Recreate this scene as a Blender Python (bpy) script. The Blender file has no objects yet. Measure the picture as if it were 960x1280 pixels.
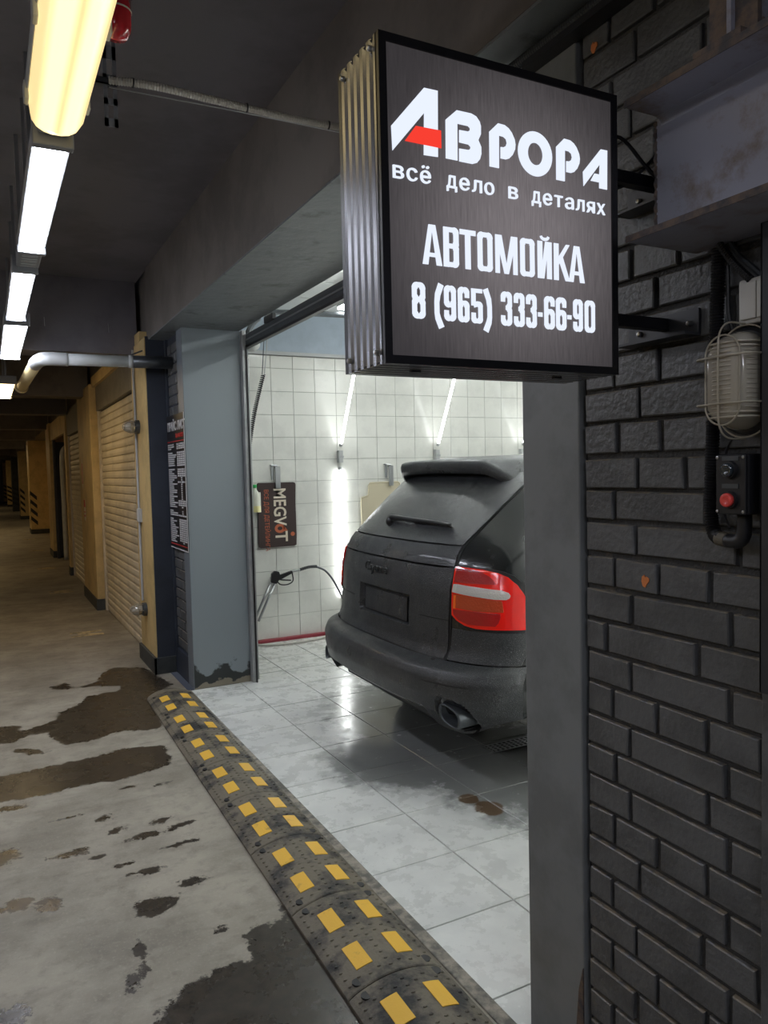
import bpy, bmesh, math, random
from math import sin, cos, pi, radians, sqrt
from mathutils import Vector, Matrix
random.seed(7)
SC = bpy.context.scene
COL = SC.collection

# ------------------------------------------------------------------ camera, world, exposure
cam_d = bpy.data.cameras.new('camera')
cam = bpy.data.objects.new('camera', cam_d)
COL.objects.link(cam)
cam_d.sensor_fit = 'VERTICAL'
cam_d.sensor_height = 24.0
cam_d.lens = 24.0 * 950.0 / 1280.0
cam_d.clip_start = 0.02
RX = Vector((0.88553806, 0.0462133, -0.46226255))
RY = Vector((-0.46396316, 0.03726612, -0.88507029))
RZ = Vector((-0.02367529, 0.99823623, 0.05444183))
cam.matrix_world = Matrix(((*RX, 0.0), (*RY, 0.0), (*RZ, 1.55), (0, 0, 0, 1)))
SC.camera = cam
w = bpy.data.worlds.new('world')
SC.world = w
w.use_nodes = True
w.node_tree.nodes['Background'].inputs[0].default_value = (0.30, 0.34, 0.45, 1)
w.node_tree.nodes['Background'].inputs[1].default_value = 0.12
SC.view_settings.view_transform = 'Standard'
SC.view_settings.look = 'None'
SC.view_settings.gamma = 1.0
SC.view_settings.exposure = 0.0
SC.view_settings.use_curve_mapping = False
SC.cycles.use_denoising = True
SC.cycles.max_bounces = 10
SC.cycles.diffuse_bounces = 5
SC.cycles.sample_clamp_indirect = 6.0

# light levels (radiance of the lamps)
L_WARM = 3.6      # yellowed diffuser of the near fluorescent fixture
L_LED = 30.0      # white LED battens of the corridor
L_FAR = 18.0      # warm lamps further down the corridor
L_BAYH = 8.0     # slanting LED tubes
L_BAY = 24.0      # LED tubes in the wash bay
L_BAYC = 34.0     # ceiling battens in the wash bay

# ------------------------------------------------------------------ materials
def nmat(name):
    m = bpy.data.materials.new(name)
    m.use_nodes = True
    nt = m.node_tree
    return m, nt, nt.nodes['Principled BSDF']

def mat(name, col, rough=0.6, metal=0.0, var=0.0, scale=6.0, bump=0.0, bscale=60.0, coat=0.0,
        trans=0.0, emit=None, estr=0.0, spec=0.5, col2=None, mask=(0.45, 0.6), alpha=1.0, rvar=0.0, bdist=0.004):
    m, nt, b = nmat(name)
    N, K = nt.nodes, nt.links
    b.inputs['Base Color'].default_value = (*col, 1)
    b.inputs['Roughness'].default_value = rough
    b.inputs['Metallic'].default_value = metal
    b.inputs['Coat Weight'].default_value = coat
    b.inputs['Coat Roughness'].default_value = 0.08
    b.inputs['Transmission Weight'].default_value = trans
    b.inputs['Specular IOR Level'].default_value = spec
    b.inputs['Alpha'].default_value = alpha
    if emit:
        b.inputs['Emission Color'].default_value = (*emit, 1)
        b.inputs['Emission Strength'].default_value = estr
    if var or col2 or rvar:
        g = N.new('ShaderNodeNewGeometry')
        t = N.new('ShaderNodeTexNoise')
        t.inputs['Scale'].default_value = scale
        t.inputs['Detail'].default_value = 8
        t.inputs['Roughness'].default_value = 0.65
        K.new(g.outputs['Position'], t.inputs['Vector'])
        r = N.new('ShaderNodeMapRange')
        r.inputs[1].default_value, r.inputs[2].default_value = mask
        K.new(t.outputs['Fac'], r.inputs[0])
        mx = N.new('ShaderNodeMix')
        mx.data_type = 'RGBA'
        c2 = col2 if col2 else tuple(c * (1 - var) for c in col)
        mx.inputs[6].default_value = (*col, 1)
        mx.inputs[7].default_value = (*c2, 1)
        K.new(r.outputs[0], mx.inputs[0])
        K.new(mx.outputs[2], b.inputs['Base Color'])
        if rvar:
            rr = N.new('ShaderNodeMapRange')
            rr.inputs[3].default_value = rough
            rr.inputs[4].default_value = max(0.02, rough - rvar)
            K.new(r.outputs[0], rr.inputs[0])
            K.new(rr.outputs[0], b.inputs['Roughness'])
    if bump:
        g2 = N.new('ShaderNodeNewGeometry')
        t2 = N.new('ShaderNodeTexNoise')
        t2.inputs['Scale'].default_value = bscale
        t2.inputs['Detail'].default_value = 5
        K.new(g2.outputs['Position'], t2.inputs['Vector'])
        bp = N.new('ShaderNodeBump')
        bp.inputs['Strength'].default_value = bump
        bp.inputs['Distance'].default_value = bdist
        K.new(t2.outputs['Fac'], bp.inputs['Height'])
        K.new(bp.outputs[0], b.inputs['Normal'])
    return m

def emis(name, col, strg):
    m = bpy.data.materials.new(name)
    m.use_nodes = True
    nt = m.node_tree
    nt.nodes.clear()
    e = nt.nodes.new('ShaderNodeEmission')
    o = nt.nodes.new('ShaderNodeOutputMaterial')
    e.inputs[0].default_value = (*col, 1)
    e.inputs[1].default_value = strg
    nt.links.new(e.outputs[0], o.inputs[0])
    return m

M = {}
M['grey_paint'] = mat('grey_blue_wall_paint', (0.16, 0.185, 0.21), 0.42, var=0.18, scale=3, bump=0.12, bscale=40)
M['pillar_paint'] = mat('grey_pillar_paint', (0.20, 0.21, 0.215), 0.45, var=0.22, scale=4, bump=0.15, bscale=45)
M['dark_blue'] = mat('dark_blue_grey_paint', (0.035, 0.042, 0.058), 0.5, var=0.2, scale=5, bump=0.1)
M['brick'] = mat('charcoal_painted_brick', (0.108, 0.110, 0.112), 0.40, var=0.28, scale=7, bump=0.8, bscale=70, bdist=0.004)
def dust_up(m, c=(0.20, 0.165, 0.115)):
    # dust lying on upward faces
    nt = m.node_tree; N, K = nt.nodes, nt.links; b = N['Principled BSDF']
    src = b.inputs['Base Color'].links[0].from_socket
    g = N.new('ShaderNodeNewGeometry'); sp = N.new('ShaderNodeSeparateXYZ'); K.new(g.outputs['True Normal'], sp.inputs[0])
    t = N.new('ShaderNodeTexNoise'); t.inputs['Scale'].default_value = 40; t.inputs['Detail'].default_value = 6; K.new(g.outputs['Position'], t.inputs['Vector'])
    r1 = N.new('ShaderNodeMapRange'); r1.inputs[1].default_value = .25; r1.inputs[2].default_value = .8; K.new(sp.outputs[2], r1.inputs[0])
    r2 = N.new('ShaderNodeMapRange'); r2.inputs[1].default_value = .35; r2.inputs[2].default_value = .6; K.new(t.outputs['Fac'], r2.inputs[0])
    mu = N.new('ShaderNodeMath'); mu.operation = 'MULTIPLY'; K.new(r1.outputs[0], mu.inputs[0]); K.new(r2.outputs[0], mu.inputs[1])
    mx = N.new('ShaderNodeMix'); mx.data_type = 'RGBA'; K.new(mu.outputs[0], mx.inputs[0]); K.new(src, mx.inputs[6]); mx.inputs[7].default_value = (*c, 1)
    K.new(mx.outputs[2], b.inputs['Base Color'])
dust_up(M['brick'])
M['mortar'] = mat('charcoal_mortar', (0.055, 0.054, 0.053), 0.85, col2=(0.15, 0.125, 0.09), mask=(0.55, 0.75), scale=14, bump=0.9, bscale=130, bdist=0.006)
M['ceil'] = mat('dark_ceiling_paint', (0.155, 0.145, 0.16), 0.5, var=0.25, scale=2, bump=0.15, bscale=20)
M['beamface'] = mat('dark_beam_paint', (0.165, 0.145, 0.13), 0.48, var=0.3, scale=2.5, bump=0.2, bscale=12)
M['soffit'] = mat('peeling_soffit_paint', (0.155, 0.17, 0.18), 0.5, col2=(0.07, 0.075, 0.08), mask=(0.56, 0.66), scale=5, bump=0.6, bscale=14, bdist=0.01)
M['yellow'] = mat('yellow_wall_paint', (0.66, 0.48, 0.215), 0.5, var=0.2, scale=4, bump=0.15, bscale=50)
M['plinth'] = mat('dark_grey_plinth', (0.05, 0.055, 0.055), 0.6, var=0.3, bump=0.2)
M['slat'] = mat('cream_shutter_slats', (0.68, 0.60, 0.46), 0.42, var=0.2, scale=3)
M['fascia'] = mat('grey_shutter_fascia', (0.20, 0.18, 0.15), 0.5, var=0.2)
M['walltile'] = mat('white_glazed_tile', (0.76, 0.76, 0.71), 0.16, var=0.12, scale=2.5, bump=0.04, bscale=9)
M['grout'] = mat('grey_tile_grout', (0.30, 0.30, 0.28), 0.85)
M['white_wall'] = mat('white_bay_wall', (0.72, 0.73, 0.70), 0.4)
M['blue_band'] = mat('pale_blue_grey_band', (0.40, 0.47, 0.55), 0.5, var=0.1)
M['bay_ceil'] = mat('white_bay_ceiling', (0.78, 0.80, 0.78), 0.4)
M['steel'] = mat('brushed_steel', (0.42, 0.43, 0.44), 0.3, metal=0.9)
M['galv'] = mat('galvanised_track', (0.40, 0.41, 0.41), 0.4, metal=0.3, var=0.2)
M['amber_glow'] = mat('painted_amber_glow', (1.0, 0.16, 0.02), 0.2, coat=1.0)  # painted glow at the inner edge of the indicator lens
M['dark_steel'] = mat('dark_grey_steel', (0.10, 0.11, 0.12), 0.35, metal=0.6, var=0.2)
M['ibeam'] = mat('worn_painted_steel_beam', (0.27, 0.27, 0.32), 0.36, metal=0.05, col2=(0.15, 0.105, 0.07), mask=(0.50, 0.68), scale=11, bump=0.45, bscale=18)
M['rust_edge'] = mat('rusty_beam_edge', (0.13, 0.09, 0.065), 0.7, col2=(0.05, 0.045, 0.05), mask=(0.4, 0.6), scale=30, bump=0.6, bscale=60)
M['post'] = mat('dark_steel_post', (0.03, 0.032, 0.037), 0.4, var=0.2)
M['black'] = mat('black_plastic', (0.012, 0.012, 0.014), 0.4, bump=0.05)
M['black_frame'] = mat('black_frame_paint', (0.006, 0.006, 0.008), 0.35)
M['rubber'] = mat('dusty_black_rubber', (0.15, 0.13, 0.095), 0.62, col2=(0.017, 0.017, 0.017), mask=(0.47, 0.62), scale=7, bump=0.5, bscale=90)
M['yel_mark'] = mat('yellow_reflector', (0.80, 0.47, 0.05), 0.45, col2=(0.42, 0.26, 0.06), mask=(0.58, 0.72), scale=16, bump=0.2, bscale=150)
M['lime'] = mat('worn_edge_mortar', (0.30, 0.27, 0.22), 0.9, col2=(0.12, 0.115, 0.10), mask=(0.4, 0.6), scale=20, bump=0.8, bscale=50)
M['alu_rib'] = mat('ribbed_dark_aluminium', (0.28, 0.28, 0.29), 0.24, metal=0.85)
M['screw'] = mat('bright_screw', (0.6, 0.6, 0.6), 0.3, metal=1.0)
M['plastic_grey'] = mat('light_grey_plastic', (0.45, 0.46, 0.46), 0.45)
M['pvc'] = mat('grey_corrugated_pvc', (0.50, 0.48, 0.44), 0.45)
M['pipe'] = mat('light_grey_pipe', (0.50, 0.52, 0.52), 0.32, var=0.1)
M['tape'] = mat('yellow_worn_pipe_end', (0.60, 0.48, 0.25), 0.5)
M['red_glass'] = mat('red_strobe_lens', (0.62, 0.02, 0.03), 0.12, coat=1.0, spec=0.7)
M['glass_rib'] = mat('ribbed_clear_glass', (0.80, 0.74, 0.62), 0.08, coat=0.3, trans=0.55, spec=0.6)
M['wire'] = mat('grey_painted_wire', (0.42, 0.38, 0.30), 0.4, metal=0.3)
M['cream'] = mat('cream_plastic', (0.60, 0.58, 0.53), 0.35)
M['btn_black'] = mat('black_button', (0.02, 0.03, 0.04), 0.15, coat=1.0)
M['btn_red'] = mat('red_button', (0.72, 0.06, 0.05), 0.35, coat=0.4)
M['orange'] = mat('raw_orange_brick', (0.62, 0.20, 0.06), 0.9, bump=0.5)
M['paint'] = mat('wet_black_car_paint', (0.012, 0.013, 0.014), 0.20, coat=0.7, col2=(0.035, 0.035, 0.033), mask=(0.5, 0.7), scale=5, bump=0.12, bscale=160, bdist=0.002)
M['dusty'] = mat('dusty_wet_black_paint', (0.025, 0.027, 0.030), 0.38, coat=0.15, col2=(0.042, 0.043, 0.044), mask=(0.4, 0.65), scale=7, bump=0.5, bscale=210, bdist=0.006, rvar=0.12)
def specks(m, sc=420, lo=.66, hi=.72, c=(0.30, 0.31, 0.31)):
    nt = m.node_tree; N, K = nt.nodes, nt.links; b = N['Principled BSDF']
    src = b.inputs['Base Color'].links[0].from_socket
    g = N.new('ShaderNodeNewGeometry'); t = N.new('ShaderNodeTexNoise'); t.inputs['Scale'].default_value = sc; t.inputs['Detail'].default_value = 1
    K.new(g.outputs['Position'], t.inputs['Vector'])
    r = N.new('ShaderNodeMapRange'); r.inputs[1].default_value = lo; r.inputs[2].default_value = hi; K.new(t.outputs['Fac'], r.inputs[0])
    mx = N.new('ShaderNodeMix'); mx.data_type = 'RGBA'; K.new(r.outputs[0], mx.inputs[0]); K.new(src, mx.inputs[6]); mx.inputs[7].default_value = (*c, 1)
    K.new(mx.outputs[2], b.inputs['Base Color'])
specks(M['dusty'])
M['carglass'] = mat('wet_dark_rear_glass', (0.040, 0.042, 0.047), 0.22, spec=0.9, coat=0.1, col2=(0.05, 0.052, 0.054), mask=(0.42, 0.62), scale=9, bump=0.5, bscale=240, bdist=0.005)
M['sideglass'] = mat('tinted_side_glass', (0.006, 0.008, 0.010), 0.06, coat=1.0)
M['trim_black'] = mat('black_rubber_trim', (0.008, 0.008, 0.009), 0.45)
M['lamp_red'] = mat('bright_red_lens', (0.95, 0.014, 0.008), 0.12, coat=1.0, spec=0.6)
M['lamp_dred'] = mat('dark_red_lens', (0.42, 0.008, 0.012), 0.15, coat=1.0, bump=0.5, bscale=110)
M['lamp_white'] = mat('clear_ribbed_lens', (0.62, 0.58, 0.55), 0.2, coat=1.0, bump=0.6, bscale=120)
M['lamp_org'] = mat('amber_red_lens', (0.50, 0.06, 0.02), 0.15, coat=1.0, bump=0.6, bscale=90)
M['tyre'] = mat('tyre_rubber', (0.015, 0.015, 0.015), 0.7)
M['rim'] = mat('alloy_rim', (0.35, 0.35, 0.36), 0.3, metal=0.9)
M['matbrown'] = mat('dark_brown_cloth_mat', (0.055, 0.038, 0.036), 0.9, bump=0.2, bscale=300)
M['beige'] = mat('beige_rubber_mat', (0.56, 0.50, 0.36), 0.7, bump=0.2, bscale=200)
M['orange_print'] = mat('orange_print', (0.50, 0.13, 0.06), 0.8)
M['cream_print'] = mat('cream_print', (0.72, 0.64, 0.52), 0.8)
M['bottle'] = mat('translucent_bottle', (0.70, 0.70, 0.60), 0.25, trans=0.2)
M['liquid'] = mat('yellowish_liquid', (0.60, 0.55, 0.25), 0.3)
M['green'] = mat('green_plastic', (0.04, 0.40, 0.10), 0.4)
M['red_skirt'] = mat('red_skirting_paint', (0.27, 0.03, 0.045), 0.45)
M['poster'] = mat('black_poster_print', (0.012, 0.012, 0.014), 0.35)
M['print_w'] = mat('white_print', (0.55, 0.55, 0.56), 0.5)
M['print_r'] = mat('red_print', (0.55, 0.03, 0.03), 0.5)
M['stripe'] = mat('black_stripe_paint', (0.02, 0.02, 0.022), 0.5)
M['whitewash'] = mat('pale_stripe_paint', (0.45, 0.42, 0.36), 0.6)
M['floor_paint'] = mat('worn_yellow_floor_paint', (0.62, 0.50, 0.28), 0.7, col2=(0.2, 0.17, 0.11), mask=(0.45, 0.6), scale=12)
M['led'] = emis('white_led_light', (0.84, 0.88, 1.0), L_LED)
M['warm_far'] = emis('warm_lamp_light', (1.0, 0.72, 0.36), L_FAR)
M['bay_led'] = emis('bay_led_light', (0.97, 1.0, 0.99), L_BAY)
M['bay_led_high'] = emis('bay_upper_led_light', (0.97, 1.0, 0.99), L_BAYH)
M['bay_ceil_led'] = emis('bay_ceiling_led_light', (0.95, 1.0, 0.98), L_BAYC)
M['sign_white'] = emis('backlit_white', (0.80, 0.86, 1.0), 1.05)
M['sign_red'] = emis('backlit_red', (1.0, 0.055, 0.035), 0.95)
M['tube_glow'] = emis('fluorescent_tube_glow', (1.0, 0.93, 0.62), L_WARM * 1.25)
M['ribbed_grey'] = mat('ribbed_grey_plastic', (0.25, 0.26, 0.28), 0.4)

def diffuser_mat():
    m, nt, b = nmat('yellowed_fluorescent_diffuser')
    N, K = nt.nodes, nt.links
    g = N.new('ShaderNodeNewGeometry')
    s = N.new('ShaderNodeSeparateXYZ')
    K.new(g.outputs['Position'], s.inputs[0])
    def bandf(c):
        a = N.new('ShaderNodeMath'); a.operation = 'SUBTRACT'; a.inputs[1].default_value = c
        K.new(s.outputs[0], a.inputs[0])
        d = N.new('ShaderNodeMath'); d.operation = 'ABSOLUTE'; K.new(a.outputs[0], d.inputs[0])
        r = N.new('ShaderNodeMapRange'); r.interpolation_type = 'SMOOTHSTEP'
        r.inputs[1].default_value = 0.030; r.inputs[2].default_value = 0.010
        r.inputs[3].default_value = 0.0; r.inputs[4].default_value = 1.0
        K.new(d.outputs[0], r.inputs[0])
        return r.outputs[0]
    mx = N.new('ShaderNodeMath'); mx.operation = 'MAXIMUM'
    K.new(bandf(0.178), mx.inputs[0]); K.new(bandf(0.234), mx.inputs[1])
    q = N.new('ShaderNodeMapRange'); q.inputs[3].default_value = 0.95; q.inputs[4].default_value = 1.9
    K.new(mx.outputs[0], q.inputs[0])
    b.inputs['Base Color'].default_value = (0.75, 0.66, 0.35, 1)
    b.inputs['Roughness'].default_value = 0.25
    b.inputs['Emission Color'].default_value = (1.0, 0.77, 0.36, 1)
    K.new(q.outputs[0], b.inputs['Emission Strength'])
    return m
M['diffuser'] = diffuser_mat()

def sign_panel_mat():
    m, nt, b = nmat('backlit_dark_film')
    N, K = nt.nodes, nt.links
    g = N.new('ShaderNodeNewGeometry')
    mp = N.new('ShaderNodeMapping'); mp.inputs['Scale'].default_value = (420, 1, 22)
    t = N.new('ShaderNodeTexNoise'); t.inputs['Scale'].default_value = 1.0; t.inputs['Detail'].default_value = 3
    K.new(g.outputs['Position'], mp.inputs[0]); K.new(mp.outputs[0], t.inputs['Vector'])
    # the lamps inside the box: brighter towards its middle
    sp = N.new('ShaderNodeVectorMath'); sp.operation = 'DISTANCE'
    sp.inputs[1].default_value = (0.84, 1.07, 1.95)
    K.new(g.outputs['Position'], sp.inputs[0])
    r = N.new('ShaderNodeMapRange'); r.interpolation_type = 'SMOOTHSTEP'
    r.inputs[1].default_value = 0.34; r.inputs[2].default_value = 0.0
    r.inputs[3].default_value = 0.035; r.inputs[4].default_value = 0.185
    K.new(sp.outputs['Value'], r.inputs[0])
    r2 = N.new('ShaderNodeMapRange'); r2.inputs[1].default_value = 0.3; r2.inputs[2].default_value = 0.7
    r2.inputs[3].default_value = 0.80; r2.inputs[4].default_value = 1.2
    K.new(t.outputs['Fac'], r2.inputs[0])
    mu = N.new('ShaderNodeMath'); mu.operation = 'MULTIPLY'
    K.new(r.outputs[0], mu.inputs[0]); K.new(r2.outputs[0], mu.inputs[1])
    b.inputs['Base Color'].default_value = (0.03, 0.028, 0.032, 1)
    b.inputs['Roughness'].default_value = 0.4
    b.inputs['Emission Color'].default_value = (0.98, 0.88, 0.92, 1)
    K.new(mu.outputs[0], b.inputs['Emission Strength'])
    return m
M['sign_panel'] = sign_panel_mat()

def wet_floor_mat(name, dry, dry2, wetc, wet_rough=0.12, dry_rough=0.6, attr=True):
    """dry/wet floor: 'wet' point attribute (patch shapes) broken up by noise"""
    m, nt, b = nmat(name)
    N, K = nt.nodes, nt.links
    g = N.new('ShaderNodeNewGeometry')
    def noise(sc, det=8, rough=0.6, warp=None):
        t = N.new('ShaderNodeTexNoise'); t.inputs['Scale'].default_value = sc
        t.inputs['Detail'].default_value = det; t.inputs['Roughness'].default_value = rough
        K.new(g.outputs['Position'], t.inputs['Vector']); return t.outputs['Fac']
    def mr(v, a, b_, c=0.0, d=1.0, sm=False):
        r = N.new('ShaderNodeMapRange')
        if sm: r.interpolation_type = 'SMOOTHSTEP'
        r.inputs[1].default_value = a; r.inputs[2].default_value = b_
        r.inputs[3].default_value = c; r.inputs[4].default_value = d
        K.new(v, r.inputs[0]); return r.outputs[0]
    def mixc(f, c1, c2):
        x = N.new('ShaderNodeMix'); x.data_type = 'RGBA'
        for sock, c in ((6, c1), (7, c2)):
            if isinstance(c, tuple): x.inputs[sock].default_value = (*c, 1)
            else: K.new(c, x.inputs[sock])
        K.new(f, x.inputs[0]); return x.outputs[2]
    def mth(op, a, b_):
        x = N.new('ShaderNodeMath'); x.operation = op
        for i, v in enumerate((a, b_)):
            if isinstance(v, (int, float)): x.inputs[i].default_value = v
            else: K.new(v, x.inputs[i])
        return x.outputs[0]
    base = mixc(mr(noise(2.2), 0.38, 0.62), dry, dry2)
    base = mixc(mr(noise(14, 10, 0.7), 0.5, 0.72, 0, 0.55), base, tuple(c * 0.55 for c in dry2))
    base = mixc(mr(noise(90, 3), 0.55, 0.75, 0, 0.35), base, tuple(c * 1.35 for c in dry))
    at = N.new('ShaderNodeAttribute'); at.attribute_name = 'wet'
    wv = mth('ADD', at.outputs['Fac'], mth('MULTIPLY', mth('SUBTRACT', noise(16, 12, 0.75), 0.5), 1.5))
    wf = mr(wv, 0.46, 0.56, sm=True)
    wc = mixc(mr(noise(25, 6), 0.4, 0.65), wetc, tuple(c * 1.7 for c in wetc))
    mp = N.new('ShaderNodeMapping'); mp.inputs['Rotation'].default_value = (0, 0, 0.32); mp.inputs['Scale'].default_value = (2.2, 9, 1)
    K.new(g.outputs['Position'], mp.inputs[0])
    tk = N.new('ShaderNodeTexNoise'); tk.inputs['Scale'].default_value = 1.6; tk.inputs['Detail'].default_value = 7
    K.new(mp.outputs[0], tk.inputs['Vector'])
    base = mixc(mr(tk.outputs['Fac'], 0.55, 0.72, 0, 0.22), base, (0.40, 0.37, 0.30))
    base = mixc(mr(tk.outputs['Fac'], 0.46, 0.30, 0, 0.30), base, (0.13, 0.115, 0.09))
    K.new(mixc(wf, base, wc), b.inputs['Base Color'])
    K.new(mth('ADD', mr(wf, 0, 1, dry_rough, wet_rough), mth('MULTIPLY', mth('SUBTRACT', noise(6), 0.5), 0.25)), b.inputs['Roughness'])
    bp = N.new('ShaderNodeBump'); bp.inputs['Distance'].default_value = 0.004
    K.new(mr(wf, 0, 1, 0.35, 0.12), bp.inputs['Strength'])
    K.new(noise(70, 6, 0.7), bp.inputs['Height'])
    K.new(bp.outputs[0], b.inputs['Normal'])
    return m
M['concrete'] = wet_floor_mat('concrete_with_wet_patches', (0.345, 0.315, 0.255), (0.215, 0.193, 0.153), (0.030, 0.024, 0.017), 0.28, 0.55)

def bay_tile_mat():
    m, nt, b = nmat('pale_grey_porcelain_floor_tile')
    N, K = nt.nodes, nt.links
    g = N.new('ShaderNodeNewGeometry')
    oi = N.new('ShaderNodeObjectInfo')
    def noise(sc, det=6, rough=0.6):
        t = N.new('ShaderNodeTexNoise'); t.inputs['Scale'].default_value = sc
        t.inputs['Detail'].default_value = det; t.inputs['Roughness'].default_value = rough
        K.new(g.outputs['Position'], t.inputs['Vector']); return t.outputs['Fac']
    def mr(v, a, b_, c=0.0, d=1.0, sm=True):
        r = N.new('ShaderNodeMapRange')
        if sm: r.interpolation_type = 'SMOOTHSTEP'
        r.inputs[1].default_value = a; r.inputs[2].default_value = b_
        r.inputs[3].default_value = c; r.inputs[4].default_value = d
        K.new(v, r.inputs[0]); return r.outputs[0]
    def mixc(f, c1, c2):
        x = N.new('ShaderNodeMix'); x.data_type = 'RGBA'
        for sock, c in ((6, c1), (7, c2)):
            if isinstance(c, tuple): x.inputs[sock].default_value = (*c, 1)
            else: K.new(c, x.inputs[sock])
        K.new(f, x.inputs[0]); return x.outputs[2]
    def mth(op, a, b_):
        x = N.new('ShaderNodeMath'); x.operation = op
        for i, v in enumerate((a, b_)):
            if isinstance(v, (int, float)): x.inputs[i].default_value = v
            else: K.new(v, x.inputs[i])
        return x.outputs[0]
    def blob(cx, cy, rx, ry, edge=0.5):
        mp = N.new('ShaderNodeMapping'); mp.inputs['Location'].default_value = (-cx / rx, -cy / ry, 0)
        mp.inputs['Scale'].default_value = (1 / rx, 1 / ry, 0)
        K.new(g.outputs['Position'], mp.inputs[0])
        ln = N.new('ShaderNodeVectorMath'); ln.operation = 'LENGTH'; K.new(mp.outputs[0], ln.inputs[0])
        d = mth('ADD', ln.outputs['Value'], mth('MULTIPLY', mth('SUBTRACT', noise(7, 8), 0.5), 1.1))
        return mr(d, 1.0 + edge * 0.5, 1.0 - edge * 0.5)
    base = mixc(mr(noise(3.5), 0.35, 0.65), (0.66, 0.67, 0.64), (0.55, 0.56, 0.54))
    base = mixc(mr(noise(11, 9, 0.75), 0.56, 0.80, 0, 0.28), base, (0.36, 0.35, 0.31))
    base = mixc(mr(oi.outputs['Random'], 0, 1, 0, 0.12, False), base, (0.35, 0.35, 0.33))
    # standing water with the car's shadow painted in, and the brown mud spots
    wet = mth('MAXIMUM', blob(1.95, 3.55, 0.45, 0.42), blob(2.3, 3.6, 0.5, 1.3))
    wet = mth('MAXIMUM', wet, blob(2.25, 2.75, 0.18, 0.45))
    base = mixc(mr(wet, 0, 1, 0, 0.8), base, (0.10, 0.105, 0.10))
    mud = mth('MAXIMUM', blob(1.97, 2.80, 0.07, 0.07, 0.3), blob(1.94, 2.93, 0.05, 0.05, 0.3))
    base = mixc(mr(mud, 0, 1, 0, 0.9), base, (0.10, 0.06, 0.03))
    K.new(base, b.inputs['Base Color'])
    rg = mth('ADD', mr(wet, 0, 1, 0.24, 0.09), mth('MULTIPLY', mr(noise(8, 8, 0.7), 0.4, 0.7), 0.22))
    K.new(rg, b.inputs['Roughness'])
    bp = N.new('ShaderNodeBump'); bp.inputs['Strength'].default_value = 0.10; bp.inputs['Distance'].default_value = 0.003
    K.new(noise(45, 4), bp.inputs['Height']); K.new(bp.outputs[0], b.inputs['Normal'])
    return m
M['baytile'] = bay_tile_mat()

def pillar_wear_mat():
    m, nt, b = nmat('grey_blue_paint_peeling_at_foot')
    N, K = nt.nodes, nt.links
    g = N.new('ShaderNodeNewGeometry')
    s = N.new('ShaderNodeSeparateXYZ'); K.new(g.outputs['Position'], s.inputs[0])
    t = N.new('ShaderNodeTexNoise'); t.inputs['Scale'].default_value = 7; t.inputs['Detail'].default_value = 9
    K.new(g.outputs['Position'], t.inputs['Vector'])
    a = N.new('ShaderNodeMath'); a.operation = 'MULTIPLY_ADD'; a.inputs[1].default_value = 0.5
    K.new(t.outputs['Fac'], a.inputs[0]); K.new(s.outputs[2], a.inputs[2])
    def ramp(lo, hi):
        r = N.new('ShaderNodeMapRange'); r.inputs[1].default_value = hi; r.inputs[2].default_value = lo
        K.new(a.outputs[0], r.inputs[0]); return r.outputs[0]
    m1 = N.new('ShaderNodeMix'); m1.data_type = 'RGBA'
    m1.inputs[6].default_value = (0.235, 0.27, 0.29, 1); m1.inputs[7].default_value = (0.025, 0.028, 0.028, 1)
    K.new(ramp(0.395, 0.42), m1.inputs[0])
    m2 = N.new('ShaderNodeMix'); m2.data_type = 'RGBA'
    m2.inputs[7].default_value = (0.26, 0.23, 0.17, 1)
    K.new(m1.outputs[2], m2.inputs[6]); K.new(ramp(0.275, 0.29), m2.inputs[0])
    K.new(m2.outputs[2], b.inputs['Base Color'])
    b.inputs['Roughness'].default_value = 0.42
    bp = N.new('ShaderNodeBump'); bp.inputs['Strength'].default_value = 0.25; bp.inputs['Distance'].default_value = 0.006
    K.new(t.outputs['Fac'], bp.inputs['Height']); K.new(bp.outputs[0], b.inputs['Normal'])
    return m
M['pillar_wear'] = pillar_wear_mat()

# ------------------------------------------------------------------ mesh helpers
def obj(name, bm, m, parent=None, smooth=False, bevel=0.0):
    if isinstance(bm, bmesh.types.BMesh):
        me = bpy.data.meshes.new(name)
        bmesh.ops.recalc_face_normals(bm, faces=bm.faces)
        bm.to_mesh(me); bm.free()
    else:
        me = bm
    if m is not None and not me.materials:
        me.materials.append(m)
    if smooth:
        for p in me.polygons: p.use_smooth = True
    o = bpy.data.objects.new(name, me)
    COL.objects.link(o)
    if parent is not None:
        o.parent = parent
    if bevel:
        b = o.modifiers.new('bevel', 'BEVEL'); b.width = bevel; b.segments = 2
        b.limit_method = 'ANGLE'; b.angle_limit = radians(40)
    return o

def tag(o, label, cat, group=None, kind=None):
    o['label'] = label; o['category'] = cat
    if group: o['group'] = group
    if kind: o['kind'] = kind
    return o

def thing(name, label, cat, loc=(0, 0, 0), rot=(0, 0, 0), group=None):
    o = bpy.data.objects.new(name, None); COL.objects.link(o)
    o.empty_display_size = 0.1
    o.location = loc; o.rotation_euler = rot
    return tag(o, label, cat, group)

def struct(name, bm, m, parent=None, **k):
    o = obj(name, bm, m, parent, **k)
    o['kind'] = 'structure'
    return o

def B(*boxes):
    """boxes: (x0,x1,y0,y1,z0,z1)"""
    bm = bmesh.new()
    for (x0, x1, y0, y1, z0, z1) in boxes:
        v = [bm.verts.new(p) for p in ((x0, y0, z0), (x1, y0, z0), (x1, y1, z0), (x0, y1, z0),
                                       (x0, y0, z1), (x1, y0, z1), (x1, y1, z1), (x0, y1, z1))]
        for f in ((0, 3, 2, 1), (4, 5, 6, 7), (0, 1, 5, 4), (1, 2, 6, 5), (2, 3, 7, 6), (3, 0, 4, 7)):
            bm.faces.new([v[i] for i in f])
    return bm

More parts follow.
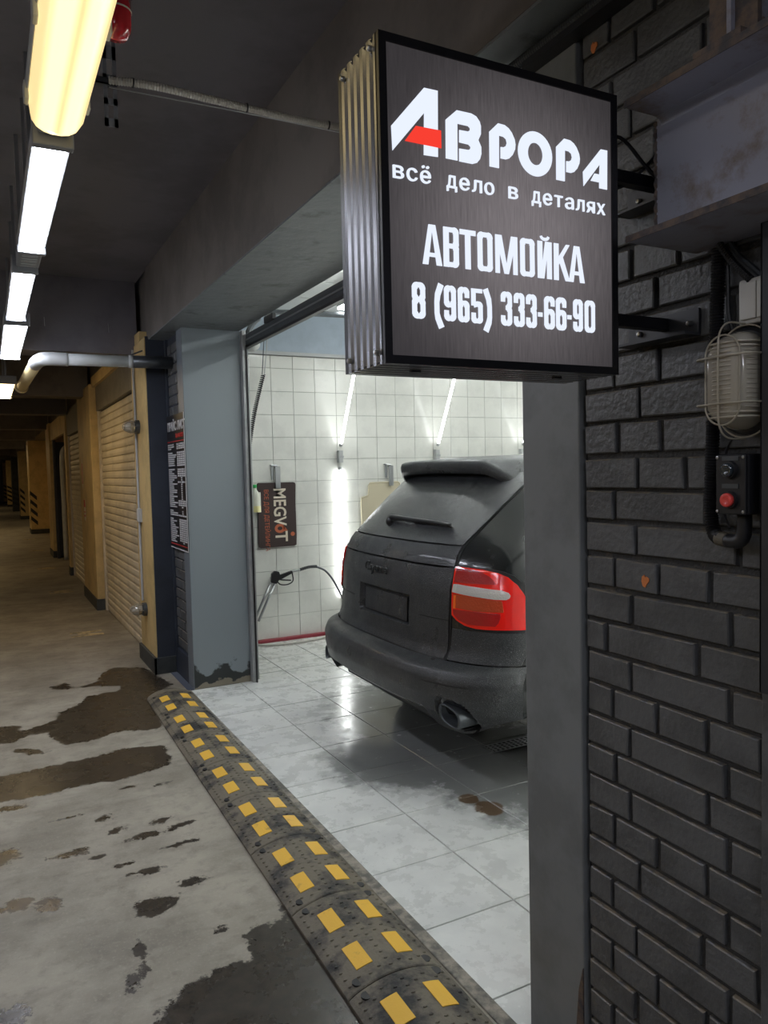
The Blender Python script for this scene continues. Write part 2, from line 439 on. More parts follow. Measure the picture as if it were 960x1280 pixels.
def tube(path, r, n=10, bm=None, cap=True, rf=None):
    bm = bm or bmesh.new()
    P = [Vector(p) for p in path]
    up = None; rings = []
    for i, p in enumerate(P):
        d = (P[min(i + 1, len(P) - 1)] - P[max(i - 1, 0)]).normalized()
        if up is None:
            up = Vector((0, 0, 1)) if abs(d.z) < 0.9 else Vector((1, 0, 0))
        up = (up - d * up.dot(d)).normalized()
        s = d.cross(up)
        rr = rf(i) if rf else r
        rings.append([bm.verts.new(p + (up * cos(2 * pi * k / n) + s * sin(2 * pi * k / n)) * rr) for k in range(n)])
    for a, b in zip(rings, rings[1:]):
        for k in range(n):
            bm.faces.new((a[k], a[(k + 1) % n], b[(k + 1) % n], b[k]))
    if cap:
        bm.faces.new(rings[0][::-1]); bm.faces.new(rings[-1])
    return bm

def lathe(prof, n=24, axis='Z', at=(0, 0, 0), bm=None):
    """prof: list of (r, h) along the axis"""
    bm = bm or bmesh.new()
    rings = []
    at = Vector(at)
    for (r, h) in prof:
        ring = []
        for k in range(n):
            a = 2 * pi * k / n
            c, s = cos(a) * max(r, 1e-4), sin(a) * max(r, 1e-4)
            v = {'Z': (c, s, h), 'X': (h, c, s), 'Y': (c, h, s)}[axis]
            ring.append(bm.verts.new(at + Vector(v)))
        rings.append(ring)
    for a, b in zip(rings, rings[1:]):
        for k in range(n):
            bm.faces.new((a[k], a[(k + 1) % n], b[(k + 1) % n], b[k]))
    bm.faces.new(rings[0]); bm.faces.new(rings[-1])
    return bm

def bez(pts, n=24):
    """Catmull-Rom through points"""
    P = [Vector(p) for p in pts]
    P = [P[0] * 2 - P[1]] + P + [P[-1] * 2 - P[-2]]
    out = []
    for i in range(1, len(P) - 2):
        for k in range(n):
            t = k / n
            a, b, c, d = P[i - 1], P[i], P[i + 1], P[i + 2]
            out.append(0.5 * ((2 * b) + (c - a) * t + (2 * a - 5 * b + 4 * c - d) * t * t + (3 * b - a - 3 * c + d) * t ** 3))
    out.append(P[-2])
    return out

def corrugated(path, r, pitch=0.006, n=12, amp=0.12):
    L = bez(path, 40)
    tot = sum((b - a).length for a, b in zip(L, L[1:]))
    cnt = max(8, int(tot / pitch * 2))
    pts = []; acc = 0; j = 0; seg = (L[1] - L[0]).length
    for i in range(cnt + 1):
        s = tot * i / cnt
        while acc + seg < s and j < len(L) - 2:
            acc += seg; j += 1; seg = (L[j + 1] - L[j]).length
        t = min(1, max(0, (s - acc) / seg)) if seg else 0
        pts.append(L[j].lerp(L[j + 1], t))
    return tube(pts, r, n, rf=lambda i: r * (1 + (amp if i % 2 else -amp)))

def poly(pts, depth, axis='Y'):
    """extruded polygon; pts (a,b) -> axis Y: (a, 0..depth, b); X: (0..depth, a, b); Z: (a,b,0..depth)"""
    bm = bmesh.new()
    def P(a, b, d):
        return {'Y': (a, d, b), 'X': (d, a, b), 'Z': (a, b, d)}[axis]
    lo = [bm.verts.new(P(a, b, 0)) for a, b in pts]
    hi = [bm.verts.new(P(a, b, depth)) for a, b in pts]
    n = len(pts)
    bm.faces.new(lo); bm.faces.new(hi[::-1])
    for i in range(n):
        bm.faces.new((lo[i], hi[i], hi[(i + 1) % n], lo[(i + 1) % n]))
    bm.normal_update()
    bmesh.ops.triangulate(bm, faces=[f for f in bm.faces if len(f.verts) > 4])
    return bm

def merge(dst, src, mtx=None):
    if mtx is not None:
        bmesh.ops.transform(src, matrix=mtx, verts=src.verts)
    me = bpy.data.meshes.new('tmp'); src.to_mesh(me); src.free()
    dst.from_mesh(me); bpy.data.meshes.remove(me)
    return dst

def text(name, body, size, m, mtx, parent=None, bold=0.0, xs=1.0, depth=0.0008, shear=0.0, align='LEFT', spacing=1.0):
    c = bpy.data.curves.new('txt', 'FONT')
    c.body = body; c.size = size; c.offset = bold; c.extrude = depth; c.shear = shear; c.align_x = align
    c.space_character = spacing
    c.resolution_u = 3
    t = bpy.data.objects.new('txt', c); COL.objects.link(t)
    bpy.context.view_layer.update()
    me = bpy.data.meshes.new_from_object(t.evaluated_get(bpy.context.evaluated_depsgraph_get()))
    bpy.data.objects.remove(t); bpy.data.curves.remove(c)
    me.transform(mtx @ Matrix.Diagonal((xs, 1, 1, 1)))
    me.materials.clear()
    return obj(name, me, m, parent)

# text faces: local x -> world dir, local y -> up
FACE_NY = Matrix(((1, 0, 0, 0), (0, 0, -1, 0), (0, 1, 0, 0), (0, 0, 0, 1)))       # faces -Y, reads along +X
FACE_NX = Matrix(((0, 0, -1, 0), (-1, 0, 0, 0), (0, 1, 0, 0), (0, 0, 0, 1)))      # faces -X, reads along -Y
def T(x, y, z): return Matrix.Translation((x, y, z))

# ------------------------------------------------------------------ setting: floor
ZC = 3.13           # corridor ceiling
XW = 1.27           # corridor side of the right wall
def pip(x, y, P):
    ins = False; j = len(P) - 1
    for i in range(len(P)):
        if (P[i][1] > y) != (P[j][1] > y) and x < (P[j][0] - P[i][0]) * (y - P[i][1]) / (P[j][1] - P[i][1]) + P[i][0]:
            ins = not ins
        j = i
    return ins
WETP = [
 [(0.34, 6.11), (0.47, 6.16), (0.51, 5.99), (0.68, 6.07), (0.74, 6.32), (0.86, 6.45), (1.07, 6.32), (1.13, 5.93), (1.16, 5.67), (1.0, 5.51), (0.89, 4.73), (0.81, 4.72), (0.68, 4.8), (0.5, 4.73), (0.34, 4.72), (0.28, 4.87), (0.27, 5.02), (0.16, 5.03), (0.09, 4.93), (-0.5, 4.95), (-0.9, 5.37), (0.11, 5.28), (0.13, 5.13), (0.32, 5.24), (0.35, 5.39), (0.49, 5.52), (0.56, 5.71), (0.8, 5.73), (0.8, 5.86), (0.65, 5.95), (0.4, 6.0)],
 [(-1.4, 4.5), (0.08, 4.40), (0.33, 4.42), (0.47, 4.44), (0.63, 4.49), (0.85, 4.41), (0.83, 4.12), (0.69, 4.06), (0.56, 4.02), (0.42, 4.04), (0.31, 4.04), (0.16, 4.01), (0.06, 4.03), (-1.2, 3.98)],
 [(0.05, 4.79), (0.15, 4.78), (0.26, 4.64), (0.17, 4.64)],
 [(0.35, 2.15), (0.39, 2.21), (0.47, 2.27), (0.56, 2.3), (0.69, 2.3), (0.7, 2.43), (0.75, 2.46), (0.85, 2.44), (0.92, 2.7), (0.95, 0.6), (0.35, 0.8), (0.2, 1.7)],
 [(-0.04, 3.0), (0.0, 3.07), (0.05, 3.06), (0.09, 3.03), (0.15, 3.02), (0.18, 2.95), (0.15, 2.89), (0.09, 2.92), (0.11, 2.96), (0.06, 3.0), (0.03, 2.97)],
 [(0.41, 2.81), (0.46, 2.83), (0.55, 2.78), (0.54, 2.72), (0.46, 2.69), (0.40, 2.72)],
]
SPOTS = [(0.41, 3.6, .04, .035), (0.44, 3.44, .045, .03), (0.54, 3.33, .09, .028), (0.63, 3.44, .05, .03), (0.33, 3.24, .05, .018), (0.42, 3.12, .045, .02),
         (0.49, 3.02, .055, .03), (0.62, 2.86, .06, .03), (0.24, 3.33, .08, .03), (0.0, 3.44, .06, .07), (0.03, 3.94, .06, .04), (-0.02, 2.38, .06, .06),
         (0.25, 3.70, .10, .018), (0.55, 3.90, .05, .02), (0.72, 3.86, .05, .02), (0.64, 2.50, .03, .025), (0.38, 2.50, .02, .09), (0.33, 2.36, .03, .05),
         (0.66, 3.18, .08, .02), (0.72, 3.36, .05, .03), (-0.5, 2.9, .2, .08), (-0.9, 3.6, .15, .2), (-0.5, 1.6, .15, .1), (0.1, 1.2, .1, .1)]
def polydist(x, y, P):
    d = 9
    for i in range(len(P)):
        ax, ay = P[i]; bx, by = P[(i + 1) % len(P)]
        t = max(0, min(1, ((x - ax) * (bx - ax) + (y - ay) * (by - ay)) / ((bx - ax) ** 2 + (by - ay) ** 2 + 1e-9)))
        d = min(d, math.hypot(x - ax - t * (bx - ax), y - ay - t * (by - ay)))
    return d
def wetval(x, y):
    v = 0.0
    for P in WETP:
        xs = [p[0] for p in P]; ys = [p[1] for p in P]
        if min(xs) - .15 < x < max(xs) + .15 and min(ys) - .15 < y < max(ys) + .15:
            d = polydist(x, y, P)
            if not pip(x, y, P): d = -d
            v = max(v, min(1, max(0, 0.5 + d / 0.12)))
    for cx, cy, rx, ry in SPOTS:
        q = math.hypot((x - cx) / rx, (y - cy) / ry)
        if q < 2: v = max(v, min(0.72, 0.82 - 0.32 * q))
    return v
def floor_mesh():
    me = bpy.data.meshes.new('floor')
    xs = [-4.0, -3, -2, -1.4] + [-1.0 + .03 * i for i in range(75)] + [1.235, 1.6, 2.2]
    ys = [-3.0, -1.5, 0.0, 0.6] + [0.9 + .03 * i for i in range(187)] + [6.8, 8, 10, 14, 20, 30, 45, 62]
    vs = [(x, y, 0) for y in ys for x in xs]
    nx = len(xs)
    fs = [(j * nx + i, j * nx + i + 1, (j + 1) * nx + i + 1, (j + 1) * nx + i) for j in range(len(ys) - 1) for i in range(nx - 1) if not (xs[i] > 1.2 and ys[j] < 6.7)]
    me.from_pydata(vs, [], fs)
    a = me.attributes.new('wet', 'FLOAT', 'POINT')
    a.data.foreach_set('value', [wetval(v[0], v[1]) if -1.5 < v[0] and .5 < v[1] < 6.8 else 0.0 for v in vs])
    return me
fl = struct('floor', floor_mesh(), M['concrete'])
# floor of the wash bay with separate tiles
bayf = struct('floor', B((1.235, 1.70, 1.62, 5.46, -0.06, -0.004), (1.70, 7.2, 1.62, 6.66, -0.06, -0.004)), M['grout'])
XL = [1.235] + [1.61 + .40 * k for k in range(14)]
YL = [1.63, 1.765, 2.15, 2.548, 2.946, 3.35, 3.49, 3.91, 4.34, 4.76, 5.187, 5.61, 6.03, 6.45, 6.64]
def tile_mesh(w_, h_, t, g=0.0028):
    bm = bmesh.new()
    a, b, c = w_ / 2 - g, h_ / 2 - g, 0.0015
    lo = [bm.verts.new((x, y, -t)) for x, y in ((-a, -b), (a, -b), (a, b), (-a, b))]
    mi = [bm.verts.new((x, y, -c)) for x, y in ((-a, -b), (a, -b), (a, b), (-a, b))]
    hi = [bm.verts.new((x, y, 0)) for x, y in ((-a + c, -b + c), (a - c, -b + c), (a - c, b - c), (-a + c, b - c))]
    for p, q in ((lo, mi), (mi, hi)):
        for i in range(4):
            bm.faces.new((p[i], p[(i + 1) % 4], q[(i + 1) % 4], q[i]))
    bm.faces.new(hi)
    me = bpy.data.meshes.new('tile'); bmesh.ops.recalc_face_normals(bm, faces=bm.faces); bm.to_mesh(me); bm.free()
    return me
TM = {}
for i in range(len(XL) - 1):
    for j in range(len(YL) - 1):
        x0, x1, y0, y1 = XL[i], XL[i + 1], YL[j], YL[j + 1]
        if i == 0 and j >= 11: continue
        if i == 0 and y1 > 5.45: y1 = 5.45
        if y1 - y0 < .02: continue
        k = (round(x1 - x0, 3), round(y1 - y0, 3))
        if k not in TM:
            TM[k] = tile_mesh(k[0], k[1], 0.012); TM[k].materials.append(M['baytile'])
        o = obj('floor_tile', TM[k], None, bayf)
        o.location = ((x0 + x1) / 2, (y0 + y1) / 2, random.uniform(-.0004, .0004))
edge = obj('edge_mortar', B((1.195, 1.24, 1.62, 5.44, -0.01, 0.006)), M['lime'], fl, bevel=0.003)
# painted bay numbers on the corridor floor
for (cx, cy, s) in ((0.82, 8.02, 1.0), (0.84, 11.2, 1.0), (0.87, 14.3, 1.0), (0.9, 18.0, 1.0), (0.92, 21.5, 1.0)):
    Zp = [(-.15, .12), (.15, .12), (.15, .07), (-.02, .01), (.15, -.05), (.15, -.12), (-.15, -.12), (-.15, -.07), (.06, -.07), (-.08, -.01), (-.08, .03), (.05, .07), (-.15, .07)]
    o = obj('floor_number', poly([(cx + a * s, cy + b * s) for a, b in Zp], 0.0015, 'Z'), M['floor_paint'], fl)

# ------------------------------------------------------------------ setting: ceilings, beams, walls
struct('ceiling', B((-4.0, 1.16, -3, 62, ZC, ZC + .1)), M['ceil'])
struct('wall_left', B((-4.1, -4.0, -3, 62, 0, ZC)), M['yellow'])
struct('wall_back', B((-4.0, 1.25, -3.1, -3.0, 0, ZC)), M['ceil'])
struct('wall_end', B((-4.0, 3.0, 60, 60.1, 0, ZC)), M['whitewash'])
lint = struct('trim_1', B((1.15, 1.69, -3, 6.04, 2.60, ZC + .1), (1.19, 1.69, 6.04, 62, 2.62, ZC + .1)), M['beamface'])
obj('soffit_coat', B((1.152, 1.688, -3, 6.03, 2.592, 2.601)), M['soffit'], lint)
for i, y in enumerate((6.50, 9.9, 12.7, 16.6, 21, 27, 34, 42)):
    struct('trim_%d' % (i + 2), B((-4.0, 1.15, y, y + .32, 2.53 if i else 2.545, ZC)), M['beamface'] if i else M['ceil'])
hooks = thing('ceiling_hook', 'small bent metal hook on the dark cross beam, left one of two', 'hook', (0.46, 6.495, 2.80), group='hooks on the cross beam')
obj('hook_wire', tube([(0, 0, 0), (0, -.012, -.02), (0, -.012, -.06), (0, -.02, -.07)], 0.003, 6), M['steel'], hooks)
h2 = hooks.copy(); COL.objects.link(h2); h2.location = (0.93, 6.495, 2.78)
h2['label'] = 'small bent metal hook on the dark cross beam, right one of two'
for c in list(hooks.children):
    d = c.copy(); COL.objects.link(d); d.parent = h2

# ---- right wall (bricks), near part
XB = XW + 0.012     # mortar plane, bricks come out to XW
wr = struct('wall_right', B((XB, 1.69, -3.0, 1.392, 0, 2.592)), M['mortar'])
pil = struct('trim_10', B((XW - .006, 1.69, 1.402, 1.618, 0.0, 2.592)), M['pillar_paint'], bevel=0.004)
struct('trim_11', B((XW + .018, 1.60, 1.392, 1.402, 0, 2.592)), M['black_frame'])
obj('chipped_foot', poly([(1.403, 0.0), (1.403, .30), (1.418, .24), (1.43, .12), (1.455, .05), (1.47, 0)], 0.004, 'X'), M['rust_edge'], pil).location = (XW - .0095, 0, 0)
def brick_mesh(L, H, D=0.016, seed=0):
    rnd = random.Random(seed)
    bm = bmesh.new()
    c = 0.0026
    def ring(x, ins):
        return [bm.verts.new((x, a, b)) for a, b in ((-L / 2 + ins, -H / 2 + ins), (L / 2 - ins, -H / 2 + ins), (L / 2 - ins, H / 2 - ins), (-L / 2 + ins, H / 2 - ins))]
    jit = [rnd.uniform(-.0022, .0022) for _ in range(8)]
    r0 = ring(D, 0); r1 = ring(c, 0); r2 = ring(0, c)
    for k in range(4):
        for r in (r1, r2):
            r[k].co.z += jit[k]; r[k].co.y += jit[k + 4]
    for p, q in ((r0, r1), (r1, r2)):
        for i in range(4): bm.faces.new((p[i], p[(i + 1) % 4], q[(i + 1) % 4], q[i]))
    bm.faces.new(r2)
    bmesh.ops.recalc_face_normals(bm, faces=bm.faces)
    me = bpy.data.meshes.new('brick'); bm.to_mesh(me); bm.free(); me.materials.append(M['brick'])
    return me
BV = [brick_mesh(0.25, 0.066, seed=s) for s in range(4)]
BH = [brick_mesh(0.12, 0.066, seed=s + 9) for s in range(4)]
COURSE = 0.0765
ROWS = {  # course centre height : joint positions read along the wall
 1.685: [1.220], 1.611: [1.285, 1.161], 1.531: [1.226], 1.458: [1.295, 1.044], 1.382: [1.231, 0.970], 1.302: [1.298, 1.167, 1.036],
 1.224: [1.246, 0.986], 1.147: [1.325, 1.067], 1.070: [1.250, 0.991], 0.994: [1.306, 1.174, 1.044, 0.918], 0.917: [1.252, 0.996],
 0.842: [1.297, 1.042], 0.767: [1.253, 0.995], 0.691: [1.304, 1.174, 1.046], 0.614: [1.225, 0.995], 0.535: [1.310, 1.056],
 0.456: [1.238, 0.990], 0.377: [1.312, 1.176, 1.046], 0.300: [1.239, 0.99], 0.223: [1.313, 1.06], 1.760: [1.294]}
def add_brick(y0, y1, zc, h=0.0655, parent=wr, dx=0.0):
    L = y0 - y1 - 0.013
    if L < 0.02: return
    src = BV if L > .17 else BH
    o = obj('brick', random.choice(src), None, parent)
    o.location = (XW + dx + random.uniform(-.0015, .0025), (y0 + y1) / 2, zc)
    o.rotation_euler.x = random.uniform(-.006, .006); o.rotation_euler.z = random.uniform(-.006, .006)
    o.scale = (1, L / (0.25 if L > .17 else 0.12), h / 0.066)
    return o
zs = sorted(ROWS)
allrows = [(z, ROWS[z]) for z in zs]
z = zs[0] - COURSE
while z > -0.01:
    allrows.append((z, [1.24 if int(z * 40) % 2 else 1.31])); z -= 0.0775
z = zs[-1] + COURSE; k = 0
while z < 2.56:
    allrows.append((z, [[1.225, 0.985], [1.30, 1.17], [1.24], [1.295, 1.05]][k % 4])); z += COURSE; k += 1
nb = 0; REST = []
for z, J in allrows:
    J = list(J)
    y = J[-1]; alt = random.random() < .25
    while y > -0.90:
        y -= 0.13 if alt else 0.2565
        J.append(y)
        if random.random() < .12: alt = not alt
    pts = [1.392] + J
    for a, b in zip(pts, pts[1:]):
        if a > 0.50 and nb < 298: add_brick(a, b, z); nb += 1
        else: REST.append((a, b, z))
bmr = bmesh.new()
for a, b, z in REST:
    if a - b > .03: merge(bmr, B((XW, XW + .016, b + .0055, a - .0055, z - .033, z + .033)))
o = obj('brick_remainder', bmr, M['brick'], wr, bevel=.003); o['kind'] = 'stuff'
# orange chips where the paint and face broke away
def chip(y, z, s, parent):
    P = [(-.6, .6), (-.1, 1.0), (.1, .5), (.35, .75), (.9, .5), (1.0, 0), (.5, -.6), (.1, -1.2), (-.4, -1.0), (-.7, -.2)]
    o = obj('brick_chip', poly([(y - a * s, z + b * s) for a, b in P], 0.002, 'X'), M['orange'], parent)
    o.location = (XW - .0035, 0, 0)
chip(1.202, 1.296, 0.0125, wr); chip(1.345, 2.498, 0.012, wr)
struct('trim_12', B((XW - .012, 1.40, -3.0, 0.912, 0.0, 1.14)), M['brick'], bevel=0.003)

# ---- wash bay shell
struct('wall_bay_near', B((1.69, 7.2, 1.50, 1.62, 0, 3.05)), M['white_wall'])
struct('wall_bay_back', B((7.1, 7.2, 1.62, 6.66, 0, 3.05)), M['white_wall'])
struct('ceiling', B((1.69, 7.2, 1.5, 6.75, 3.05, 3.15)), M['bay_ceil'])
struct('wall_bay_front', B((1.69, 1.71, 1.62, 6.66, 2.70, 3.05)), M['white_wall'])
wf = struct('wall_far', B((1.69, 7.2, 6.662, 6.78, 0, 3.05)), M['grout'])
obj('upper_band', B((1.69, 7.1, 6.645, 6.664, 2.66, 3.05)), M['blue_band'], wf)
obj('wall_rail', B((1.69, 7.1, 6.62, 6.65, 2.625, 2.655)), M['plastic_grey'], wf)
TWX = [1.70, 1.915] + [2.128 + .2145 * k for k in range(24)]
TWZ = [0.018, 0.226, 0.436, 0.648, 0.860, 1.057, 1.259, 1.469, 1.671, 1.876, 2.083, 2.295, 2.506, 2.62]
WT = {}
for i in range(len(TWX) - 1):
    if TWX[i + 1] > 7.1: break
    for j in range(len(TWZ) - 1):
        k = (round(TWX[i + 1] - TWX[i], 3), round(TWZ[j + 1] - TWZ[j], 3))
        if k not in WT:
            WT[k] = tile_mesh(k[0], k[1], 0.01, 0.0015)
            WT[k].transform(Matrix.Rotation(pi / 2, 4, 'X')); WT[k].materials.append(M['walltile'])
        if len(wf.children) > 299: break
        o = obj('wall_tile', WT[k], None, wf)
        o.location = ((TWX[i] + TWX[i + 1]) / 2, 6.652 + random.uniform(-.0006, .0006), (TWZ[j] + TWZ[j + 1]) / 2)
struct('baseboard_far', B((1.70, 7.1, 6.60, 6.65, 0.0, 0.028)), M['red_skirt'], bevel=0.004)

# ---- left pillar of the bay opening
lp = struct('wall_pillar', B((XW, 1.69, 5.46, 5.615, 0, 2.592), (XW + .02, 1.69, 5.615, 6.0, 0, 2.592), (XW, 1.69, 6.0, 6.05, 0, 2.592),
                             (XW + .002, 1.69, 5.615, 6.0, 0, .20)), M['dark_blue'])
obj('reveal_face', B((XW + .001, 1.689, 5.452, 5.462, 0.0, 2.591)), M['pillar_wear'], lp)
obj('corner_strip', B((XW - .002, XW + .002, 5.453, 5.615, 0.0, 2.591)), M['grey_paint'], lp)
zz = 0.255; r = 0
while zz < 2.57:
    cuts = [5.998, 5.87 if r % 2 else 5.74, 5.62]
    for a, b in zip(cuts, cuts[1:]):
        o = add_brick(a, b, zz, parent=lp, dx=0.011)
    zz += .0775; r += 1
# pier A: near face dark, corridor face yellow
pa = struct('wall_pier', B((1.13, 1.60, 6.05, 6.67, 0, 2.62)), M['dark_blue'])
obj('yellow_face', B((1.122, 1.131, 6.053, 6.675, 0.12, 2.61)), M['yellow'], pa)
struct('baseboard_pier', B((1.10, 1.27, 6.03, 6.05, 0.0, .13), (1.10, 1.122, 6.03, 6.69, 0, .13)), M['plinth'], bevel=0.004)
struct('trim_13', B((1.13, 1.19, 6.3, 9.4, 2.585, 2.70)), M['yellow'])

# ---- roller shutters
def shutter(idx, y0, y1, top, n):
    d = struct('door_%d' % idx, B((1.215, 1.26, y0, y1, 0, top)), M['fascia'])
    h = top / n
    prof = [(0.020, 0.0), (0.004, h * .12), (0.0, h * .45), (0.003, h * .85), (0.016, h * .985), (0.020, h * .99)]
    bm = bmesh.new()
    a = [bm.verts.new((x, 0, z_)) for x, z_ in prof]; b = [bm.verts.new((x, y1 - y0, z_)) for x, z_ in prof]
    for i in range(len(prof) - 1): bm.faces.new((a[i], b[i], b[i + 1], a[i + 1]))
    bm.faces.new(a); bm.faces.new(b[::-1])
    me = bpy.data.meshes.new('slat'); bmesh.ops.recalc_face_normals(bm, faces=bm.faces); bm.to_mesh(me); bm.free(); me.materials.append(M['slat'])
    for i in range(n):
        o = obj('slat', me, None, d); o.location = (1.193, y0, i * h)
    obj('guide_rail', B((1.175, 1.215, y1 - .05, y1, 0, top + .02)), M['slat'], d)
    obj('guide_rail', B((1.175, 1.215, y0, y0 + .05, 0, top + .02)), M['slat'], d)
    obj('shutter_box', B((1.165, 1.26, y0, y1, top + .01, 2.60)), M['fascia'], d, bevel=0.006)
    return d
shutter(1, 6.68, 9.34, 2.30, 30)
shutter(2, 10.68, 12.95, 2.20, 29)
# columns between the shutters
def column(name, x0, y0, y1, x1=1.7, m='yellow', base=True):
    c = struct(name, B((x0, x1, y0, y1, 0.0, 2.62)), M[m], bevel=0.006)
    if base: obj('plinth', B((x0 - .012, x1, y0 - .012, y1, 0, .13)), M['plinth'], c)
    return c
cb = column('trim_20', 1.095, 9.36, 10.66, 1.26)
column('trim_21', 1.14, 12.97, 13.20, 1.26)
struct('wall_recess', B((1.62, 1.7, 13.2, 24, 0, 2.62)), M['yellow'])
obj('recess_header', B((1.15, 1.2, 13.2, 16.1, 2.28, 2.60)), M['yellow'], cb)
gate = tag(obj('black_gate_leaf', B((1.17, 1.62, 15.98, 16.04, 0.05, 2.25), (1.17, 1.22, 15.9, 16.04, 0, 2.28)), M['post'], bevel=0.005),
           'black steel gate leaf in the open doorway beyond the second shutter', 'gate')
gp = tag(obj('grey_pipe', tube(bez([(1.30, 15.6, 0.0), (1.30, 15.6, 1.2), (1.30, 15.6, 1.9), (1.36, 15.6, 2.12), (1.6, 15.6, 2.2)], 12), 0.045, 12), M['pipe'], smooth=True),
         'tall grey pipe with a bent top standing in the dark doorway', 'pipe')
column('trim_22', 1.12, 16.1, 17.0)
# striped columns far down the corridor
def striped(name, x0, x1, y0, y1, m, sw, up=True):
    c = column(name, x0, y0, y1, x1, m)
    for k in range(4):
        zz = .24 + k * .235
        P = [(x0 + .005, zz + .16), (x0 + sw, zz), (x0 + sw, zz + .11), (x0 + .005, zz + .27)]
        o = obj('stripe', poly(P, .006, 'Y'), M['stripe'], c); o.location = (0, y0 - .006, 0)
        P = [(y0, zz + .16), (y0 + .25, zz + .02), (y0 + .25, zz + .13), (y0, zz + .27)]
        o = obj('stripe', poly(P, .006, 'X'), M['stripe'], c); o.location = (x0 - .006, 0, 0)
    return c
striped('trim_23', 1.085, 1.62, 23.5, 24.4, 'yellow', .17)
striped('trim_24', 1.15, 1.49, 32.4, 33.4, 'yellow', .16)
striped('trim_25', 1.12, 1.42, 40.8, 41.8, 'plinth', .28)
striped('trim_26', 1.05, 1.40, 48, 49, 'yellow', .3)
striped('trim_27', 1.0, 1.35, 55, 56, 'yellow', .3)
struct('wall_right', B((1.9, 2.0, 24, 62, 0, 2.62)), M['plinth'])

# stickers on the column
o = thing('warning_sticker', 'long faded red and white oval sticker high on the yellow column', 'sticker', (1.0945, 10.35, 1.60), group='stickers on the yellow column')
obj('sticker_sheet', poly([(-.05 * cos(a), .19 * sin(a)) for a in [i * pi / 8 for i in range(16)]], -.002, 'X'), M['cream_print'], o)
obj('sticker_print', B((-.004, -.0021, -.02, .02, -.13, .13)), M['print_r'], o)
o = thing('warning_sticker', 'small white sticker with a red top below the oval one', 'sticker', (1.0945, 10.25, 1.14), group='stickers on the yellow column')
obj('sticker_sheet', B((-.002, 0, -.07, .07, -.13, .13)), M['cream_print'], o)
obj('sticker_print', B((-.004, -.0021, -.07, .07, .04, .13), (-.004, -.0021, -.05, .05, -.08, -.06), (-.004, -.0021, -.05, .05, -.03, -.015)), M['print_r'], o)

# ------------------------------------------------------------------ corridor lights
def batten(name, label, x, y0, y1, zb, wd, m, group, house='plastic_grey', hz=0.07):
    t = thing(name, label, 'lamp', (x, (y0 + y1) / 2, zb), group=group)
    L = (y1 - y0) / 2
    obj('housing', B((-wd / 2 - .008, wd / 2 + .008, -L, L, .022, hz)), M[house], t, bevel=0.006)
    bm = bmesh.new()
    pr = [(-wd / 2, .024), (-wd / 2 + .004, .008), (-wd / 2 + .016, 0), (wd / 2 - .016, 0), (wd / 2 - .004, .008), (wd / 2, .024)]
    a = [bm.verts.new((p, -L + .03, q)) for p, q in pr]; b = [bm.verts.new((p, L - .03, q)) for p, q in pr]
    for i in range(5): bm.faces.new((a[i], b[i], b[i + 1], a[i + 1]))
    bm.faces.new(a[::-1]); bm.faces.new(b)
    obj('diffuser', bm, m, t)
    for s in (-1, 1):
        obj('end_cap', B((-wd / 2 - .01, wd / 2 + .01, s * L - .028, s * L + .006, -.002, hz + .002)), M['ribbed_grey'], t, bevel=0.004)
    for s in (-.6, .6):
        obj('hanger', B((-.008, .008, s * L - .01, s * L + .01, hz - .001, ZC - zb)), M['steel'], t)
    return t
# near fixture: wide box, tapering bowl shaped diffuser with two tubes showing through
t = thing('fluorescent_lamp', 'wide yellowed twin tube fluorescent lamp, nearest and largest of the ceiling row', 'lamp', (0.206, 1.56, 2.44))
def bowl(L, wd, h, n=9, e=8):
    bm = bmesh.new(); rows = []
    ys = [-L, -L + .008, -L + .025, -L + .06] + [0] + [L - .06, L - .025, L - .008, L]
    sc = [.55, .80, .93, 1, 1, 1, .93, .80, .55]
    for y, s in zip(ys, sc):
        rows.append([bm.verts.new((wd / 2 * s * -cos(pi * k / n) * (1.0 if abs(cos(pi * k / n)) > .99 else 1.0), y, h - h * s * sin(pi * k / n) ** .55)) for k in range(n + 1)])
    for a, b in zip(rows, rows[1:]):
        for k in range(n): bm.faces.new((a[k], b[k], b[k + 1], a[k + 1]))
    bm.faces.new(rows[0][::-1]); bm.faces.new(rows[-1])
    return bm
obj('diffuser', bowl(.66, .134, .075), M['diffuser'], t, smooth=True)
obj('housing', B((-.072, .072, -.665, .665, .075, .125)), M['plastic_grey'], t, bevel=0.012)
for sx in (-.03, .03):
    obj('tube', tube([(sx, -.60, .080), (sx, .60, .080)], .0129, 12), M['tube_glow'], t)
for y in (-.55, -.2, .2, .58):
    for sx in (-1, 1):
        obj('clip', B((sx * .072 - .006, sx * .072 + .006, y - .02, y + .02, .055, .10)), M['plastic_grey'], t, bevel=0.003)
obj('end_cover', B((-.04, .04, .655, .70, .03, .10)), M['ribbed_grey'], t, bevel=0.008)
for y in (-.4, .38): obj('hanger', B((-.01, .01, y, y + .02, .12, ZC - 2.44)), M['steel'], t)
G = 'row of ceiling lamps along the corridor'
batten('led_lamp', 'bright white LED lamp hanging directly behind the yellowed fluorescent lamp', 0.205, 2.30, 3.40, 2.45, .085, M['led'], G)
o = thing('lamp_connector', 'grey ribbed cable connector box between the first and second white LED lamps', 'connector', (0.205, 3.56, 2.47))
obj('box', B((-.045, .045, -.13, .13, 0, .06)), M['ribbed_grey'], o, bevel=0.005)
for k in range(6): obj('rib', B((-.03, .03, -.11 + k * .04, -.095 + k * .04, -.004, .001)), M['plastic_grey'], o)
obj('hanger', B((-.006, .006, -.006, .006, .059, ZC - 2.47)), M['steel'], o)
batten('led_lamp', 'second white LED lamp in the ceiling row, behind the connector box', 0.195, 3.72, 4.86, 2.45, .085, M['led'], G)
